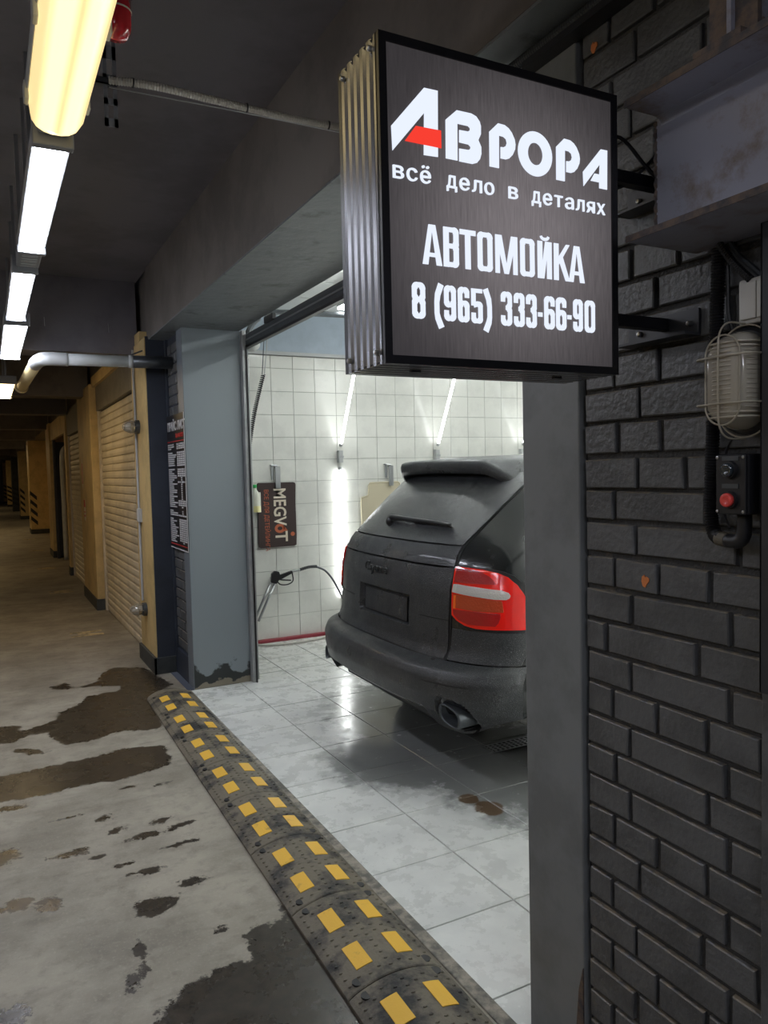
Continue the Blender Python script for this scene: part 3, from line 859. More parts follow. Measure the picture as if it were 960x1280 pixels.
batten('led_lamp', 'third white LED lamp in the ceiling row, just before the grey pipe', 0.205, 4.98, 6.42, 2.45, .12, M['led'], G, 'plastic_grey')
batten('warm_lamp', 'warm yellow ceiling lamp beyond the elbow of the grey pipe', 0.205, 7.6, 9.0, 2.40, .14, M['warm_far'], G)
batten('warm_lamp', 'small warm ceiling lamp glowing far down the corridor', 0.16, 25.0, 26.4, 2.40, .18, M['warm_far'], G)
for y, nm in ((13.5, 'first'), (18.5, 'second'), (22.0, 'third'), (29.5, 'fourth'), (38, 'fifth'), (45.5, 'sixth')):  # unseen lamps added to brighten the far columns
    batten('warm_lamp', 'warm ceiling lamp over the left of the far corridor, ' + nm + ' from the front', -0.9, y, y + 1.4, 2.40, .14, M['warm_far'], 'added warm lamps over the left half of the corridor')
for y, x, nm in ((-2.6, 0.2, 'far behind the camera'), (-1.2, 0.35, 'just behind the camera'), (-1.6, -1.2, 'behind the camera on the left'), (0.2, -1.2, 'left of the camera'), (2.4, -1.6, 'left of the yellowed lamp'), (4.6, -1.8, 'left of the second LED lamp')):  # unseen lamps added to brighten the brick wall and floor
    batten('led_lamp', 'added white LED lamp outside the picture ' + nm, x, y, y + 1.2, 2.45, .085, M['led'], 'added lamps outside the picture')

# red strobe, perforated hanger, conduit
o = thing('strobe_light', 'red glass strobe lamp beside the yellowed fluorescent lamp', 'lamp', (0.320, 1.90, 2.63))
obj('lens', lathe([(0, -.062), (.022, -.058), (.032, -.04), (.034, 0), (.034, .045)], 24), M['red_glass'], o, smooth=True)
obj('base', lathe([(.041, .044), (.041, .07), (.03, .085), (.012, .09), (.012, ZC - 2.62)], 20), M['black'], o)
obj('lens_band', lathe([(.0345, .0), (.035, .002), (.0345, .004)], 20), M['cream_print'], o)
o = thing('perforated_bracket', 'grey perforated metal hanger strip with oblong holes beside the near lamp', 'bracket', (0.392, 2.49, 2.62))
bm = bmesh.new()
for (x0, x1, z0, z1) in ((-.02, -.008, 0, .51), (.008, .02, 0, .51), (-.02, .02, 0, .025), (-.02, .02, .065, .085), (-.02, .02, .135, .155), (-.02, .02, .20, .24), (-.02, .02, .30, .51)):
    merge(bm, B((x0, x1, -.002, .002, z0, z1)))
obj('strip', bm, M['ribbed_grey'], o)
obj('foot', B((-.14, .02, -.012, .012, .12, .124), (-.14, .02, -.012, -.009, .12, .14)), M['dark_steel'], o)
o = thing('corrugated_conduit', 'grey corrugated cable conduit strung across under the ceiling to the beam', 'conduit', (0, 0, 0))
cp = [(0.375, 2.40, 2.715), (0.50, 2.37, 2.71), (0.68, 2.36, 2.70), (0.92, 2.36, 2.693), (1.152, 2.366, 2.70)]
obj('conduit', corrugated(cp, 0.011, 0.008, 10), M['pvc'], o)
obj('wire', tube([(0.375, 2.40, 2.695), (0.75, 2.362, 2.682), (1.152, 2.366, 2.683)], 0.0022, 6), M['steel'], o)
for p in ((0.44, 2.383, 2.712), (0.78, 2.36, 2.697), (1.06, 2.363, 2.697)):
    obj('cable_tie', lathe([(.014, -.002), (.0145, 0), (.014, .002)], 12, 'X', p), M['black'], o)

# grey pipe across, with elbow and worn end
o = thing('ventilation_pipe', 'light grey pipe from the pillar across the corridor with a bent yellowed end', 'pipe', (0, 0, 0))
obj('pipe_body', tube([(1.27 + .01, 5.83, 2.395), (0.98, 5.86, 2.395)], 0.046, 20), M['dark_steel'], o, smooth=True)
obj('pipe_body', tube([(1.0, 5.86, 2.395), (0.43, 5.90, 2.395)], 0.043, 20), M['pipe'], o, smooth=True)
obj('elbow', tube(bez([(0.56, 5.892, 2.395), (0.42, 5.90, 2.395), (0.375, 5.98, 2.39), (0.36, 6.12, 2.385)], 8), 0.048, 20), M['plastic_grey'], o, smooth=True)
obj('sleeve', tube([(1.0, 5.859, 2.395), (0.97, 5.861, 2.395)], 0.0475, 20), M['plastic_grey'], o, smooth=True)
obj('pipe_end', tube([(0.36, 6.10, 2.385), (0.33, 6.9, 2.36), (0.315, 7.35, 2.35)], 0.044, 20), M['tape'], o, smooth=True)
obj('flange', tube([(0.315, 7.33, 2.35), (0.314, 7.38, 2.35)], 0.055, 20), M['tape'], o)
tag(obj('black_cable', tube(bez([(1.12, 6.12, 2.52), (1.0, 6.2, 2.48), (0.9, 6.3, 2.50)], 8), .006, 6), M['black']), 'thin black cable sagging above the grey pipe by the yellow pier', 'cable')

# caged lamps and junction box on the yellow pier
def caged(z, label, s=1.0):
    t = thing('caged_lamp', label, 'lamp', (1.122, 6.40, z), group='caged lamps on the yellow pier')
    obj('base', lathe([(.055, 0), (.055, -.03), (.045, -.038)], 18, 'X'), M['dark_steel'], t, smooth=False)
    obj('glass', lathe([(.04, -.035), (.041, -.07), (.034, -.10), (.018, -.115), (0, -.118)], 18, 'X'), M['glass_rib'], t, smooth=True)
    for a in (0, pi / 3, 2 * pi / 3):
        c_, s_ = cos(a), sin(a)
        pts = [(-.03, r * c_, r * s_) for r in (.052,)] + [(-.07, .052 * c_, .052 * s_), (-.11, .034 * c_, .034 * s_), (-.13, 0, 0), (-.11, -.034 * c_, -.034 * s_), (-.07, -.052 * c_, -.052 * s_), (-.03, -.052 * c_, -.052 * s_)]
        obj('cage_wire', tube(bez(pts, 4), .0022, 6), M['wire'], t)
    obj('cage_ring', lathe([(.054, -.068), (.0565, -.070), (.054, -.072)], 18, 'X'), M['wire'], t)
    return t
caged(1.95, 'upper caged glass lamp on the yellow pier beside the first shutter')
caged(0.46, 'lower caged glass lamp on the yellow pier near the floor')
o = thing('junction_box', 'small grey box halfway up the yellow pier conduit', 'junction box', (1.122, 6.46, 1.23))
obj('box', B((-.03, 0, -.04, .04, -.055, .055)), M['plastic_grey'], o, bevel=0.004)
obj('lid', B((-.034, -.029, -.034, .034, -.048, .048)), M['cream'], o, bevel=0.002)
tag(obj('surface_conduit', tube([(1.112, 6.50, .52), (1.112, 6.50, 2.58)], .010, 8), M['plastic_grey']), 'thin vertical conduit joining the caged lamps on the yellow pier', 'conduit')

# price list poster on the pillar
o = thing('price_poster', 'tall narrow black price list poster with rows of white print on pillar', 'poster', (1.262, 6.01, 1.0))
obj('sheet', B((-.002, 0.004, -.57, 0, 0, 1.0)), M['poster'], o)
obj('border', B((-.003, 0, -.572, -.562, 0, 1.0), (-.003, 0, -.57, 0, -.004, .004)), M['print_w'], o)
text('heading', 'ПРАЙС ЛИСТ', .088, M['print_w'], T(-.0032, -.03, .885) @ FACE_NX, o, bold=.002, xs=.98)
text('heading', 'НА МОЙКУ', .044, M['print_r'], T(-.0032, -.30, .828) @ FACE_NX, o)
obj('red_line', B((-.0035, 0, -.56, -.01, .80, .806), (-.0035, 0, -.56, -.01, .028, .033)), M['print_r'], o)
bm = bmesh.new(); rnd = random.Random(3); z = .785
while z > .05:
    gap = rnd.random() < .13
    if not gap:
        L = rnd.uniform(.10, .28)
        merge(bm, B((-.003, -.0015, -.02 - L, -.02, z - .009, z)))
        if (.55 < z < .79) or (.08 < z < .22) or rnd.random() < .35:
            for k in range(4):
                y = -.32 - k * .06
                merge(bm, B((-.003, -.0015, y - .046, y, z - .010, z + .001)))
        else:
            merge(bm, B((-.003, -.0015, -.46, -.42, z - .009, z)))
    z -= .0155
obj('print_rows', bm, M['print_w'], o)

# ------------------------------------------------------------------ hanging light box sign
YS = 1.07
sg = thing('light_box_sign', 'square black backlit sign with white and red Cyrillic lettering and phone number', 'sign', (0, 0, 0))
X0, X1, Z0, Z1, YB = 0.566, 1.060, 1.719, 2.228, 1.212
obj('housing', B((X0 + .006, X1 - .006, YS + .006, YB - .006, Z0 + .006, Z1 - .006)), M['black_frame'], sg)
def ribbed_strip(n, wd, L, rib=.004):
    """ribbed profile: local x across 0..wd, local y along 0..L, ribs towards +z"""
    bm = bmesh.new(); pts = []
    for i in range(n):
        a = wd * i / n; p = wd / n
        pts += [(a, 0), (a + p * .18, rib), (a + p * .62, rib), (a + p * .80, 0)]
    pts.append((wd, 0))
    A = [bm.verts.new((x, 0, z_)) for x, z_ in pts]; C_ = [bm.verts.new((x, L, z_)) for x, z_ in pts]
    for i in range(len(pts) - 1): bm.faces.new((A[i], A[i + 1], C_[i + 1], C_[i]))
    return bm
# left side: ribs run vertically
bm = ribbed_strip(6, YB - YS, Z1 - Z0)
bmesh.ops.transform(bm, matrix=Matrix(((0, 0, -1, X0 + .004), (1, 0, 0, YS), (0, 1, 0, Z0), (0, 0, 0, 1))), verts=bm.verts)
obj('side_profile', bm, M['alu_rib'], sg)
bm = ribbed_strip(6, YB - YS, Z1 - Z0)
bmesh.ops.transform(bm, matrix=Matrix(((0, 0, 1, X1 - .004), (1, 0, 0, YS), (0, 1, 0, Z0), (0, 0, 0, 1))), verts=bm.verts)
obj('side_profile', bm, M['alu_rib'], sg)
for zc, s in ((Z0 + .004, -1), (Z1 - .004, 1)):
    bm = ribbed_strip(6, YB - YS, X1 - X0)
    bmesh.ops.transform(bm, matrix=Matrix(((0, 1, 0, X0), (1, 0, 0, YS), (0, 0, s, zc), (0, 0, 0, 1))), verts=bm.verts)
    obj('top_profile' if s > 0 else 'bottom_profile', bm, M['alu_rib'], sg)
fw = .0135
for yy, s in ((YS, -1), (YB, 1)):
    y0, y1 = (yy - .004, yy + .008) if s < 0 else (yy - .008, yy + .004)
    obj('frame', B((X0, X0 + fw, y0, y1, Z0, Z1), (X1 - fw, X1, y0, y1, Z0, Z1), (X0 + fw, X1 - fw, y0, y1, Z0, Z0 + fw), (X0 + fw, X1 - fw, y0, y1, Z1 - fw, Z1)), M['black_frame'], sg)
    obj('face_panel', B((X0 + fw, X1 - fw, yy - (.001 if s < 0 else 0), yy + (.001 if s > 0 else 0) + .0005, Z0 + fw, Z1 - fw)), M['sign_panel'], sg)
for (yy, zz) in ((YS + .02, Z1 - .018), (YB - .02, Z1 - .018), (YS + .02, Z0 + .02), (YB - .02, Z0 + .02)):
    obj('screw', lathe([(0, -.008), (.003, -.0075), (.0045, -.005), (.0045, 0)], 10, 'X', (X0, yy, zz)), M['screw'], sg)
for xx in (.65, .96):
    obj('vent_slot', B((xx, xx + .018, YS + .06, YS + .068, Z0 - .003, Z0 + .002)), M['black_frame'], sg)
YT = YS - .0022
def flat(pts, m, name='lettering', off=0.0):
    o = obj(name, poly([(x, z_) for x, z_ in pts], .0012, 'Y'), m, sg); o.location = (0, YT + off, 0); return o
A1 = [(0.5868, 2.0878), (0.6478, 2.1578), (0.6735, 2.1583), (0.6716, 2.054), (0.6452, 2.0528), (0.6473, 2.1187), (0.5881, 2.05)]
RED = [(0.6307, 2.0949), (0.6776, 2.0961), (0.6777, 2.0683), (0.6102, 2.0685)]
B1 = [(0.6877, 2.1159), (0.7092, 2.1348), (0.738, 2.135), (0.748, 2.132), (0.7545, 2.125), (0.7569, 2.118), (0.7566, 2.105), (0.7513, 2.0945), (0.7569, 2.0842), (0.757, 2.073), (0.754, 2.0640), (0.748, 2.0572), (0.739, 2.0539), (0.7127, 2.0539), (0.7131, 2.0743), (0.731, 2.075), (0.735, 2.0774), (0.7356, 2.0808), (0.7317, 2.084), (0.7133, 2.0844), (0.7137, 2.1041), (0.7308, 2.1047), (0.7348, 2.1075), (0.7349, 2.1113), (0.731, 2.1137), (0.7101, 2.1137), (0.7093, 2.0545), (0.6868, 2.0545)]
P1 = [(0.7738, 2.1124), (0.7919, 2.1293), (0.8057, 2.1288), (0.814, 2.1250), (0.8206, 2.1187), (0.8264, 2.1086), (0.828, 2.1005), (0.827, 2.0923), (0.8217, 2.0822), (0.8145, 2.0752), (0.8075, 2.0725), (0.7964, 2.0725), (0.7967, 2.0912), (0.8023, 2.0915), (0.8079, 2.0948), (0.8099, 2.1001), (0.8081, 2.1062), (0.8026, 2.1092), (0.7935, 2.1095), (0.7927, 2.0556), (0.7735, 2.0556)]
P2 = [(x + .1434, z_) for x, z_ in P1]
A2 = [(0.9788, 2.079), (1.0214, 2.1255), (1.0372, 2.1259), (1.0362, 2.0556), (1.0174, 2.0556), (1.0175, 2.066), (0.9967, 2.066), (1.0060, 2.0800), (1.0178, 2.0800), (1.0190, 2.0985), (0.9798, 2.0537)]
flat(A1, M['sign_white']); flat(B1, M['sign_white']); flat(P1, M['sign_white']); flat(P2, M['sign_white']); flat(A2, M['sign_white'])
flat(RED, M['sign_red'], 'red_bar', -.0012)
def ring_bm(cx, cz, rx, rz, ix, iz, n=40):
    bm = bmesh.new()
    R_ = []
    for (a, b, y) in ((rx, rz, 0), (rx, rz, .0012), (ix, iz, .0012), (ix, iz, 0)):
        R_.append([bm.verts.new((cx + a * cos(2 * pi * k / n), y, cz + b * sin(2 * pi * k / n))) for k in range(n)])
    for i in range(4):
        p, q = R_[i], R_[(i + 1) % 4]
        for k in range(n): bm.faces.new((p[k], p[(k + 1) % n], q[(k + 1) % n], q[k]))
    return bm
o = obj('lettering', ring_bm(.8706, 2.0920, .0372, .0378, .0162, .0190), M['sign_white'], sg); o.location = (0, YT, 0)
for k, ch in enumerate('всё дело в деталях'):
    if ch != ' ':
        lo = text('lettering', ch, .0365, M['sign_white'], FACE_NY, sg, depth=.0006)
        m2 = lo.data.copy(); m2.transform(Matrix.Translation((.0014, 0, .0005))); bq = bmesh.new(); bq.from_mesh(lo.data); bq.from_mesh(m2); bq.to_mesh(lo.data); bq.free(); bpy.data.meshes.remove(m2)
        xs_ = [v.co.x for v in lo.data.vertices]; wch = max(xs_) - min(xs_); cx = (max(xs_) + min(xs_)) / 2
        tw = .0205 if ch != 'т' else .0195
        for v in lo.data.vertices: v.co.x = .5863 + (k + .46) * .0249 + (v.co.x - cx) * tw / wch; v.co.y += YT + .0004; v.co.z += 2.0085
# condensed grotesque letters drawn as strokes
def gl(ch, w_):
    """returns list of (kind, data) in a box w_ x 1 ; strokes as thick poly lines, polys direct"""
    tv, th = .165, .125
    a, b = tv / 2, w_ - tv / 2
    c, d = th / 2, 1 - th / 2
    def arc(cx, cy, rx, ry, s, e, n=5):
        return [(cx + rx * cos(radians(s + (e - s) * i / n)), cy + ry * sin(radians(s + (e - s) * i / n))) for i in range(n + 1)]
    r = min(.13 if ch in '89630' else .10, (b - a) / 2)
    S_ = []
    P_ = []
    def loop(z0, z1):
        return arc(b - r, z1 - r, r, r, 0, 90) + arc(a + r, z1 - r, r, r, 90, 180) + arc(a + r, z0 + r, r, r, 180, 270) + arc(b - r, z0 + r, r, r, 270, 360)
    if ch == 'А':
        P_ += [[(0, 0), (tv, 0), (w_ * .5, .86), (w_ * .5, 1), (w_ * .5 - .10, 1)], [(w_, 0), (w_ - tv, 0), (w_ * .5, .86), (w_ * .5, 1), (w_ * .5 + .10, 1)],
               [(w_ * .22, .20), (w_ * .78, .20), (w_ * .74, .30), (w_ * .26, .30)]]
    elif ch == 'В':
        P_ += [[(0, 0), (tv, 0), (tv, 1), (0, 1)]]
        S_ += [[(a, d)] + arc(b - r, d - r, r, r, 90, 0) + arc(b - r, .53 + r, r, r, 0, -90) + [(a, .53)],
               [(a, .53)] + arc(b - r, .53 - r, r, r, 90, 0) + arc(b - r, c + r, r, r, 0, -90) + [(a, c)]]
    elif ch == 'Т':
        P_ += [[(0, .87), (w_, .87), (w_, 1), (0, 1)], [((w_ - tv) / 2, 0), ((w_ + tv) / 2, 0), ((w_ + tv) / 2, .9), ((w_ - tv) / 2, .9)]]
    elif ch in 'О0':
        L = loop(c, d); S_ += [L + L[:2]]
    elif ch == 'М':
        P_ += [[(0, 0), (tv * .85, 0), (tv * .85, 1), (0, 1)], [(w_ - tv * .85, 0), (w_, 0), (w_, 1), (w_ - tv * .85, 1)],
               [(.02, 1), (tv * 1.25, 1), (w_ / 2 + .05, 0), (w_ / 2 - .07, 0)], [(w_ - tv * 1.25, 1), (w_ - .02, 1), (w_ / 2 + .07, 0), (w_ / 2 - .05, 0)]]
    elif ch in 'ИЙ':
        P_ += [[(0, 0), (tv, 0), (tv, 1), (0, 1)], [(w_ - tv, 0), (w_, 0), (w_, 1), (w_ - tv, 1)], [(tv * .6, 0), (tv * 1.35, 0), (w_ - tv * .6, 1), (w_ - tv * 1.35, 1)]]
        if ch == 'Й': S_ += [arc(w_ / 2, 1.14, w_ * .27, .085, 180, 360, 8)]
    elif ch == 'К':
        P_ += [[(0, 0), (tv, 0), (tv, 1), (0, 1)], [(tv * .9, .40), (tv * .9, .62), (w_ - .13, 1), (w_, 1)], [(w_ * .30, .56), (w_ * .52, .70), (w_, 0), (w_ - .15, 0)]]
    elif ch == '8':
        for z0, z1 in ((c, .53), (.53, d)):
            L = loop(z0, z1); S_ += [L + L[:2]]
    elif ch == '9':
        L = loop(.45, d); S_ += [L + L[:2], [(b, .6), (b, c + r)] + arc(b - r, c + r, r, r, 0, -90) + arc(a + r, c + r, r, r, 270, 180) + [(a, .30)]]
    elif ch == '6':
        L = loop(c, .55); S_ += [L + L[:2], [(a, .4), (a, d - r)] + arc(a + r, d - r, r, r, 180, 90) + arc(b - r, d - r, r, r, 90, 0) + [(b, .70)]]
    elif ch == '5':
        S_ += [[(w_ - .01, d), (a, d), (a, .50)], [(a, .52), (b - r, .56)] + arc(b - r, .56 - r, r, r, 90, 0) + arc(b - r, c + r, r, r, 0, -90) + arc(a + r, c + r, r, r, 270, 180) + [(a, .30)]]
    elif ch == '3':
        S_ += [[(a, .70), (a, d - r)] + arc(a + r, d - r, r, r, 180, 90) + arc(b - r, d - r, r, r, 90, 0) + arc(b - r, .53 + r, r, r, 0, -90) + [(w_ * .42, .53)],
               [(w_ * .42, .53)] + arc(b - r, .53 - r, r, r, 90, 0) + arc(b - r, c + r, r, r, 0, -90) + arc(a + r, c + r, r, r, 270, 180) + [(a, .30)]]
    elif ch == '-':
        P_ += [[(.02, .36), (w_ - .02, .36), (w_ - .02, .49), (.02, .49)]]
    elif ch == '(':
        S_ += [[(w_ - .07, 1.02), (.10, .72), (.07, .5), (.07, .2), (.10, .05), (w_ - .07, -.22)]]
    elif ch == ')':
        S_ += [[(.07, 1.02), (w_ - .10, .72), (w_ - .07, .5), (w_ - .07, .2), (w_ - .10, .05), (.07, -.22)]]
    return S_, P_, tv, th
def glyph_bm(bm, ch, x0, x1, z0, hgt):
    w_ = (x1 - x0) / hgt
    S_, P_, tv, th = gl(ch, w_)
    def V(p, y): return bm.verts.new((x0 + p[0] * hgt, y, z0 + p[1] * hgt))
    for P in P_:
        a = [V(p, 0) for p in P]; b = [V(p, .0012) for p in P]
        bm.faces.new(a); bm.faces.new(b[::-1])
        for i in range(len(P)): bm.faces.new((a[i], a[(i + 1) % len(P)], b[(i + 1) % len(P)], b[i]))
    for s in S_:
        q = [s[0]]
        for p in s[1:]:
            if math.hypot(p[0] - q[-1][0], p[1] - q[-1][1]) > 1e-4: q.append(p)
        s = q; prev = None
        for i, p in enumerate(s):
            d0 = s[max(i - 1, 0)]; d1 = s[min(i + 1, len(s) - 1)]
            dx, dy = d1[0] - d0[0], d1[1] - d0[1]; l = math.hypot(dx, dy)
            nx, ny = -dy / l, dx / l
            hw = (tv * abs(nx) + th * abs(ny)) / 2
            if ch == 'Й': hw = .045
            A_, C_ = V((p[0] + nx * hw, p[1] + ny * hw), 0), V((p[0] - nx * hw, p[1] - ny * hw), 0)
            if prev: bm.faces.new((prev[0], A_, C_, prev[1]))
            prev = (A_, C_)
def word(items, z0, hgt):
    bm = bmesh.new()
    for ch, x0, x1 in items: glyph_bm(bm, ch, x0, x1, z0, hgt)
    o = obj('lettering', bm, M['sign_white'], sg); o.location = (0, YT, 0); return o
word([('А', .6390, .6760), ('В', .6790, .7085), ('Т', .7110, .7425), ('О', .7455, .7765), ('М', .7825, .8290), ('О', .8343, .8660), ('Й', .8730, .9043), ('К', .9095, .9455), ('А', .9435, .9802)], 1.8808, .0640)
word([('8', .6173, .6422), ('(', .6600, .6765), ('9', .6777, .7011), ('6', .7045, .7276), ('5', .7311, .7544), (')', .7560, .7725), ('3', .7919, .8156), ('3', .8193, .8425), ('3', .8457, .8692),
      ('-', .8714, .8833), ('6', .8855, .9096), ('6', .9120, .9363), ('-', .9377, .9495), ('9', .9518, .9748), ('0', .9788, 1.0042)], 1.7932, .0570)
for zz in (2.117, 1.837):
    obj('mounting_arm', B((X1 - .01, 1.262, 1.128, 1.152, zz - .012, zz + .012)), M['black_frame'], sg, bevel=0.0015)
    obj('wall_angle', B((1.2625, 1.268, 1.055, 1.24, zz - .03, zz + .02), (1.222, 1.268, 1.055, 1.24, zz - .034, zz - .029)), M['post'], sg)
    for yy in (1.075, 1.205):
        obj('screw', lathe([(0, -.010), (.004, -.009), (.006, -.005), (.006, 0)], 10, 'X', (1.2625, yy, zz - .008)), M['screw'], sg)
obj('sign_cable', tube(bez([(1.05, 1.15, 2.14), (1.12, 1.13, 2.19), (1.19, 1.12, 2.14), (1.235, 1.10, 2.09), (1.25, 1.06, 2.04)], 8), .004, 6), M['black'], sg)
obj('sign_cable', tube(bez([(1.05, 1.16, 2.12), (1.14, 1.15, 2.10), (1.21, 1.12, 2.16), (1.25, 1.09, 2.24)], 8), .003, 6), M['black'], sg)

# ------------------------------------------------------------------ steel beam and things on the brick wall
o = thing('steel_beam', 'grey painted steel I-beam with rusty flange edges and rough cut end', 'beam', (1.17, 1.07, 1.96))
obj('web', B((-.005, .005, -4.0, 0.0, .010, .245)), M['ibeam'], o)
obj('top_flange', B((-.10, .088, -4.0, -.012, .243, .255)), M['ibeam'], o, bevel=0.002)
obj('bottom_flange', B((-.10, .088, -4.0, -.014, 0, .011)), M['ibeam'], o, bevel=0.002)
obj('flange_edge', B((-.1012, -.0995, -4.0, -.012, .2425, .2555), (-.1012, -.0995, -4.0, -.014, -.0005, .0115)), M['rust_edge'], o)
def fillet(bm, x, z, s, r=.018, n=6):
    ring = []
    for y in (-4.0, -.012):
        row = [bm.verts.new((x, y, z))]
        for k in range(n + 1):
            a = pi / 2 * k / n
            row.append(bm.verts.new((x - r + r * sin(a) , y, z + s * (r - r * cos(a)))) if False else bm.verts.new((x - r * (1 - sin(a)), y, z + s * r * (1 - cos(a)))))
        ring.append(row)
    a, b = ring
    for k in range(len(a)): bm.faces.new((a[k], a[(k + 1) % len(a)], b[(k + 1) % len(a)], b[k]))
    bm.faces.new(a); bm.faces.new(b[::-1])
    return bm
obj('root_fillet', fillet(bmesh.new(), -.0045, .2432, -1), M['ibeam'], o, smooth=True)
obj('cut_edge', tube([(0, .001, .012 + i * .0115) if i % 2 else (-.003, .003, .012 + i * .0115) for i in range(21)], .0055, 5), M['rust_edge'], o)
o = thing('steel_beam', 'short rusty steel cross beam resting on the long beam at top right corner', 'beam', (1.17, 0.86, 2.2165))
obj('web', B((-.07, .095, -.004, .004, .010, .30)), M['ibeam'], o)
obj('bottom_flange', B((-.10, .095, -.045, .045, 0, .010)), M['rust_edge'], o)
obj('stiffener', B((-.06, -.05, -.045, .045, .010, .30)), M['rust_edge'], o)
obj('bolt', lathe([(.010, 0), (.010, .022), (.006, .024), (.006, .035)], 6, 'Z', (-.03, -.03, .010)), M['rust_edge'], o)
o = thing('steel_post', 'dark steel channel post under the beam at the right edge', 'post', (1.20, 0.875, 1.14))
obj('channel', B((0, .072, -.006, 0, 0, .82), (0, .006, -.2, 0, 0, .82), (0, .072, -.2, -.194, 0, .82)), M['post'], o, bevel=0.002)
o = thing('corrugated_conduit', 'thick black corrugated conduit running down the brick wall past the caged lamp', 'conduit')
obj('conduit', corrugated([(1.250, 0.998, 1.955), (1.250, 1.006, 1.75), (1.250, 1.014, 1.55), (1.250, 1.016, 1.46), (1.245, 1.006, 1.418), (1.235, .985, 1.405)], .0125, .0055, 14), M['black'], o)
obj('taped_end', corrugated([(1.237, .990, 1.406), (1.232, .962, 1.403)], .0125, .0055, 14), M['rubber'], o)
obj('saddle_clip', lathe([(.015, -.006), (.0155, 0), (.015, .006)], 14, 'Z', (1.250, 1.008, 1.70)), M['black'], o)
# bulkhead lamp
o = thing('bulkhead_lamp', 'oval ribbed glass wall lamp in a wire cage on brick wall', 'lamp', (1.262, 0.932, 1.697))
def oval(h, w_, n=40):
    r = w_
    out = []
    for k in range(n):
        a = 2 * pi * k / n
        y, z_ = r * cos(a), r * sin(a)
        z_ += (h - r) * (1 if z_ > 1e-6 else -1 if z_ < -1e-6 else 0)
        out.append((y, z_))
    return out
def oval_loft(sections, bm=None):
    bm = bm or bmesh.new(); R_ = []
    for x, h, w_ in sections:
        R_.append([bm.verts.new((x, y, z_)) for y, z_ in oval(h, w_)])
    for a, b in zip(R_, R_[1:]):
        for k in range(len(a)): bm.faces.new((a[k], a[(k + 1) % len(a)], b[(k + 1) % len(a)], b[k]))
    bm.faces.new(R_[0]); bm.faces.new(R_[-1])
    return bm
obj('base', oval_loft([(0, .098, .056), (-.022, .098, .056), (-.026, .092, .050)]), M['black'], o)
sec = []
for i in range(9):
    a = i / 8 * pi / 2
    sec.append((-.022 - .066 * sin(a), .090 - .030 * (1 - cos(a)) , .048 - .022 * (1 - cos(a)) ** 1.3))
sec.append((-.089, .045, .012))
g = obj('glass', oval_loft(sec), M['glass_rib'], o, smooth=True)
for k in range(17):   # horizontal ribs in the glass
    zz = -.066 + k * .00825
    pts = [(-.024, .0475, zz), (-.070, .0445, zz), (-.083, .030, zz), (-.0895, .012, zz), (-.0895, -.012, zz), (-.083, -.030, zz), (-.070, -.0445, zz), (-.024, -.0475, zz)]
    if k == 0: ribs = bmesh.new()
    tube(pts, .0022, 5, ribs)
obj('glass_ribs', ribs, M['glass_rib'], o, smooth=True)
obj('bulb', lathe([(.012, -.055), (.014, -.02), (.024, .01), (.026, .03), (.018, .048), (0, .054)], 16, 'Z', (-.045, 0, 0)), M['cream'], o, smooth=True)
R_ = oval(.102, .056)
obj('cage_wire', tube([(-.026, y, z_) for y, z_ in R_ + R_[:2]], .0018, 6), M['wire'], o)
obj('cage_wire', tube(bez([(-.024, 0, .104), (-.07, 0, .103), (-.092, 0, .085), (-.097, 0, .05), (-.097, 0, -.05), (-.092, 0, -.085), (-.07, 0, -.103), (-.024, 0, -.104)], 5), .0018, 6), M['wire'], o)
for zz in (.042, -.042):
    obj('cage_wire', tube(bez([(-.024, .056, zz), (-.08, .058, zz), (-.094, .030, zz), (-.098, 0, zz), (-.094, -.030, zz), (-.08, -.058, zz), (-.024, -.056, zz)], 5), .0018, 6), M['wire'], o)
R_ = oval(.080, .036)
obj('cage_wire', tube([(-.086, y, z_) for y, z_ in R_ + R_[:2]], .0017, 6), M['wire'], o)
# two-button control station
o = thing('push_button_station', 'black control box with a black and a red push button on brick', 'control box', (1.262, 0.929, 1.510))
obj('box', B((-.062, .006, -.032, .032, -.055, .055)), M['black'], o, bevel=0.004)
obj('cover', B((-.068, -.061, -.031, .031, -.054, .054)), M['black'], o, bevel=0.002)
for zz, m in ((.026, 'btn_black'), (-.028, 'btn_red')):
    obj('button_collar', lathe([(.0155, -.075), (.0165, -.067)], 20, 'X', (0, 0, zz)), M['black'], o)
    b_ = obj('push_button', lathe([(0, -.081), (.006, -.0815), (.010, -.083), (.0125, -.081), (.013, -.074)], 20, 'X', (0, 0, zz)), M[m], o, smooth=True)
_e = obj('elbow', tube(bez([(1.232, .965, 1.403), (1.231, .940, 1.404), (1.231, .929, 1.418), (1.231, .928, 1.456)], 6), .0135, 14), M['black'], None, smooth=True)
_e.parent = o; _e.location = (-1.262, -.929, -1.510)
for zz in (.047, -.003):
    obj('name_plate', B((-.0695, -.067, -.017, .017, zz - .004, zz + .004)), M['dark_steel'], o)
for y in (-.027, .027):
    for zz in (-.049, .049):
        obj('screw', lathe([(0, -.0705), (.003, -.070), (.003, -.067)], 8, 'X', (0, y, zz)), M['steel'], o)
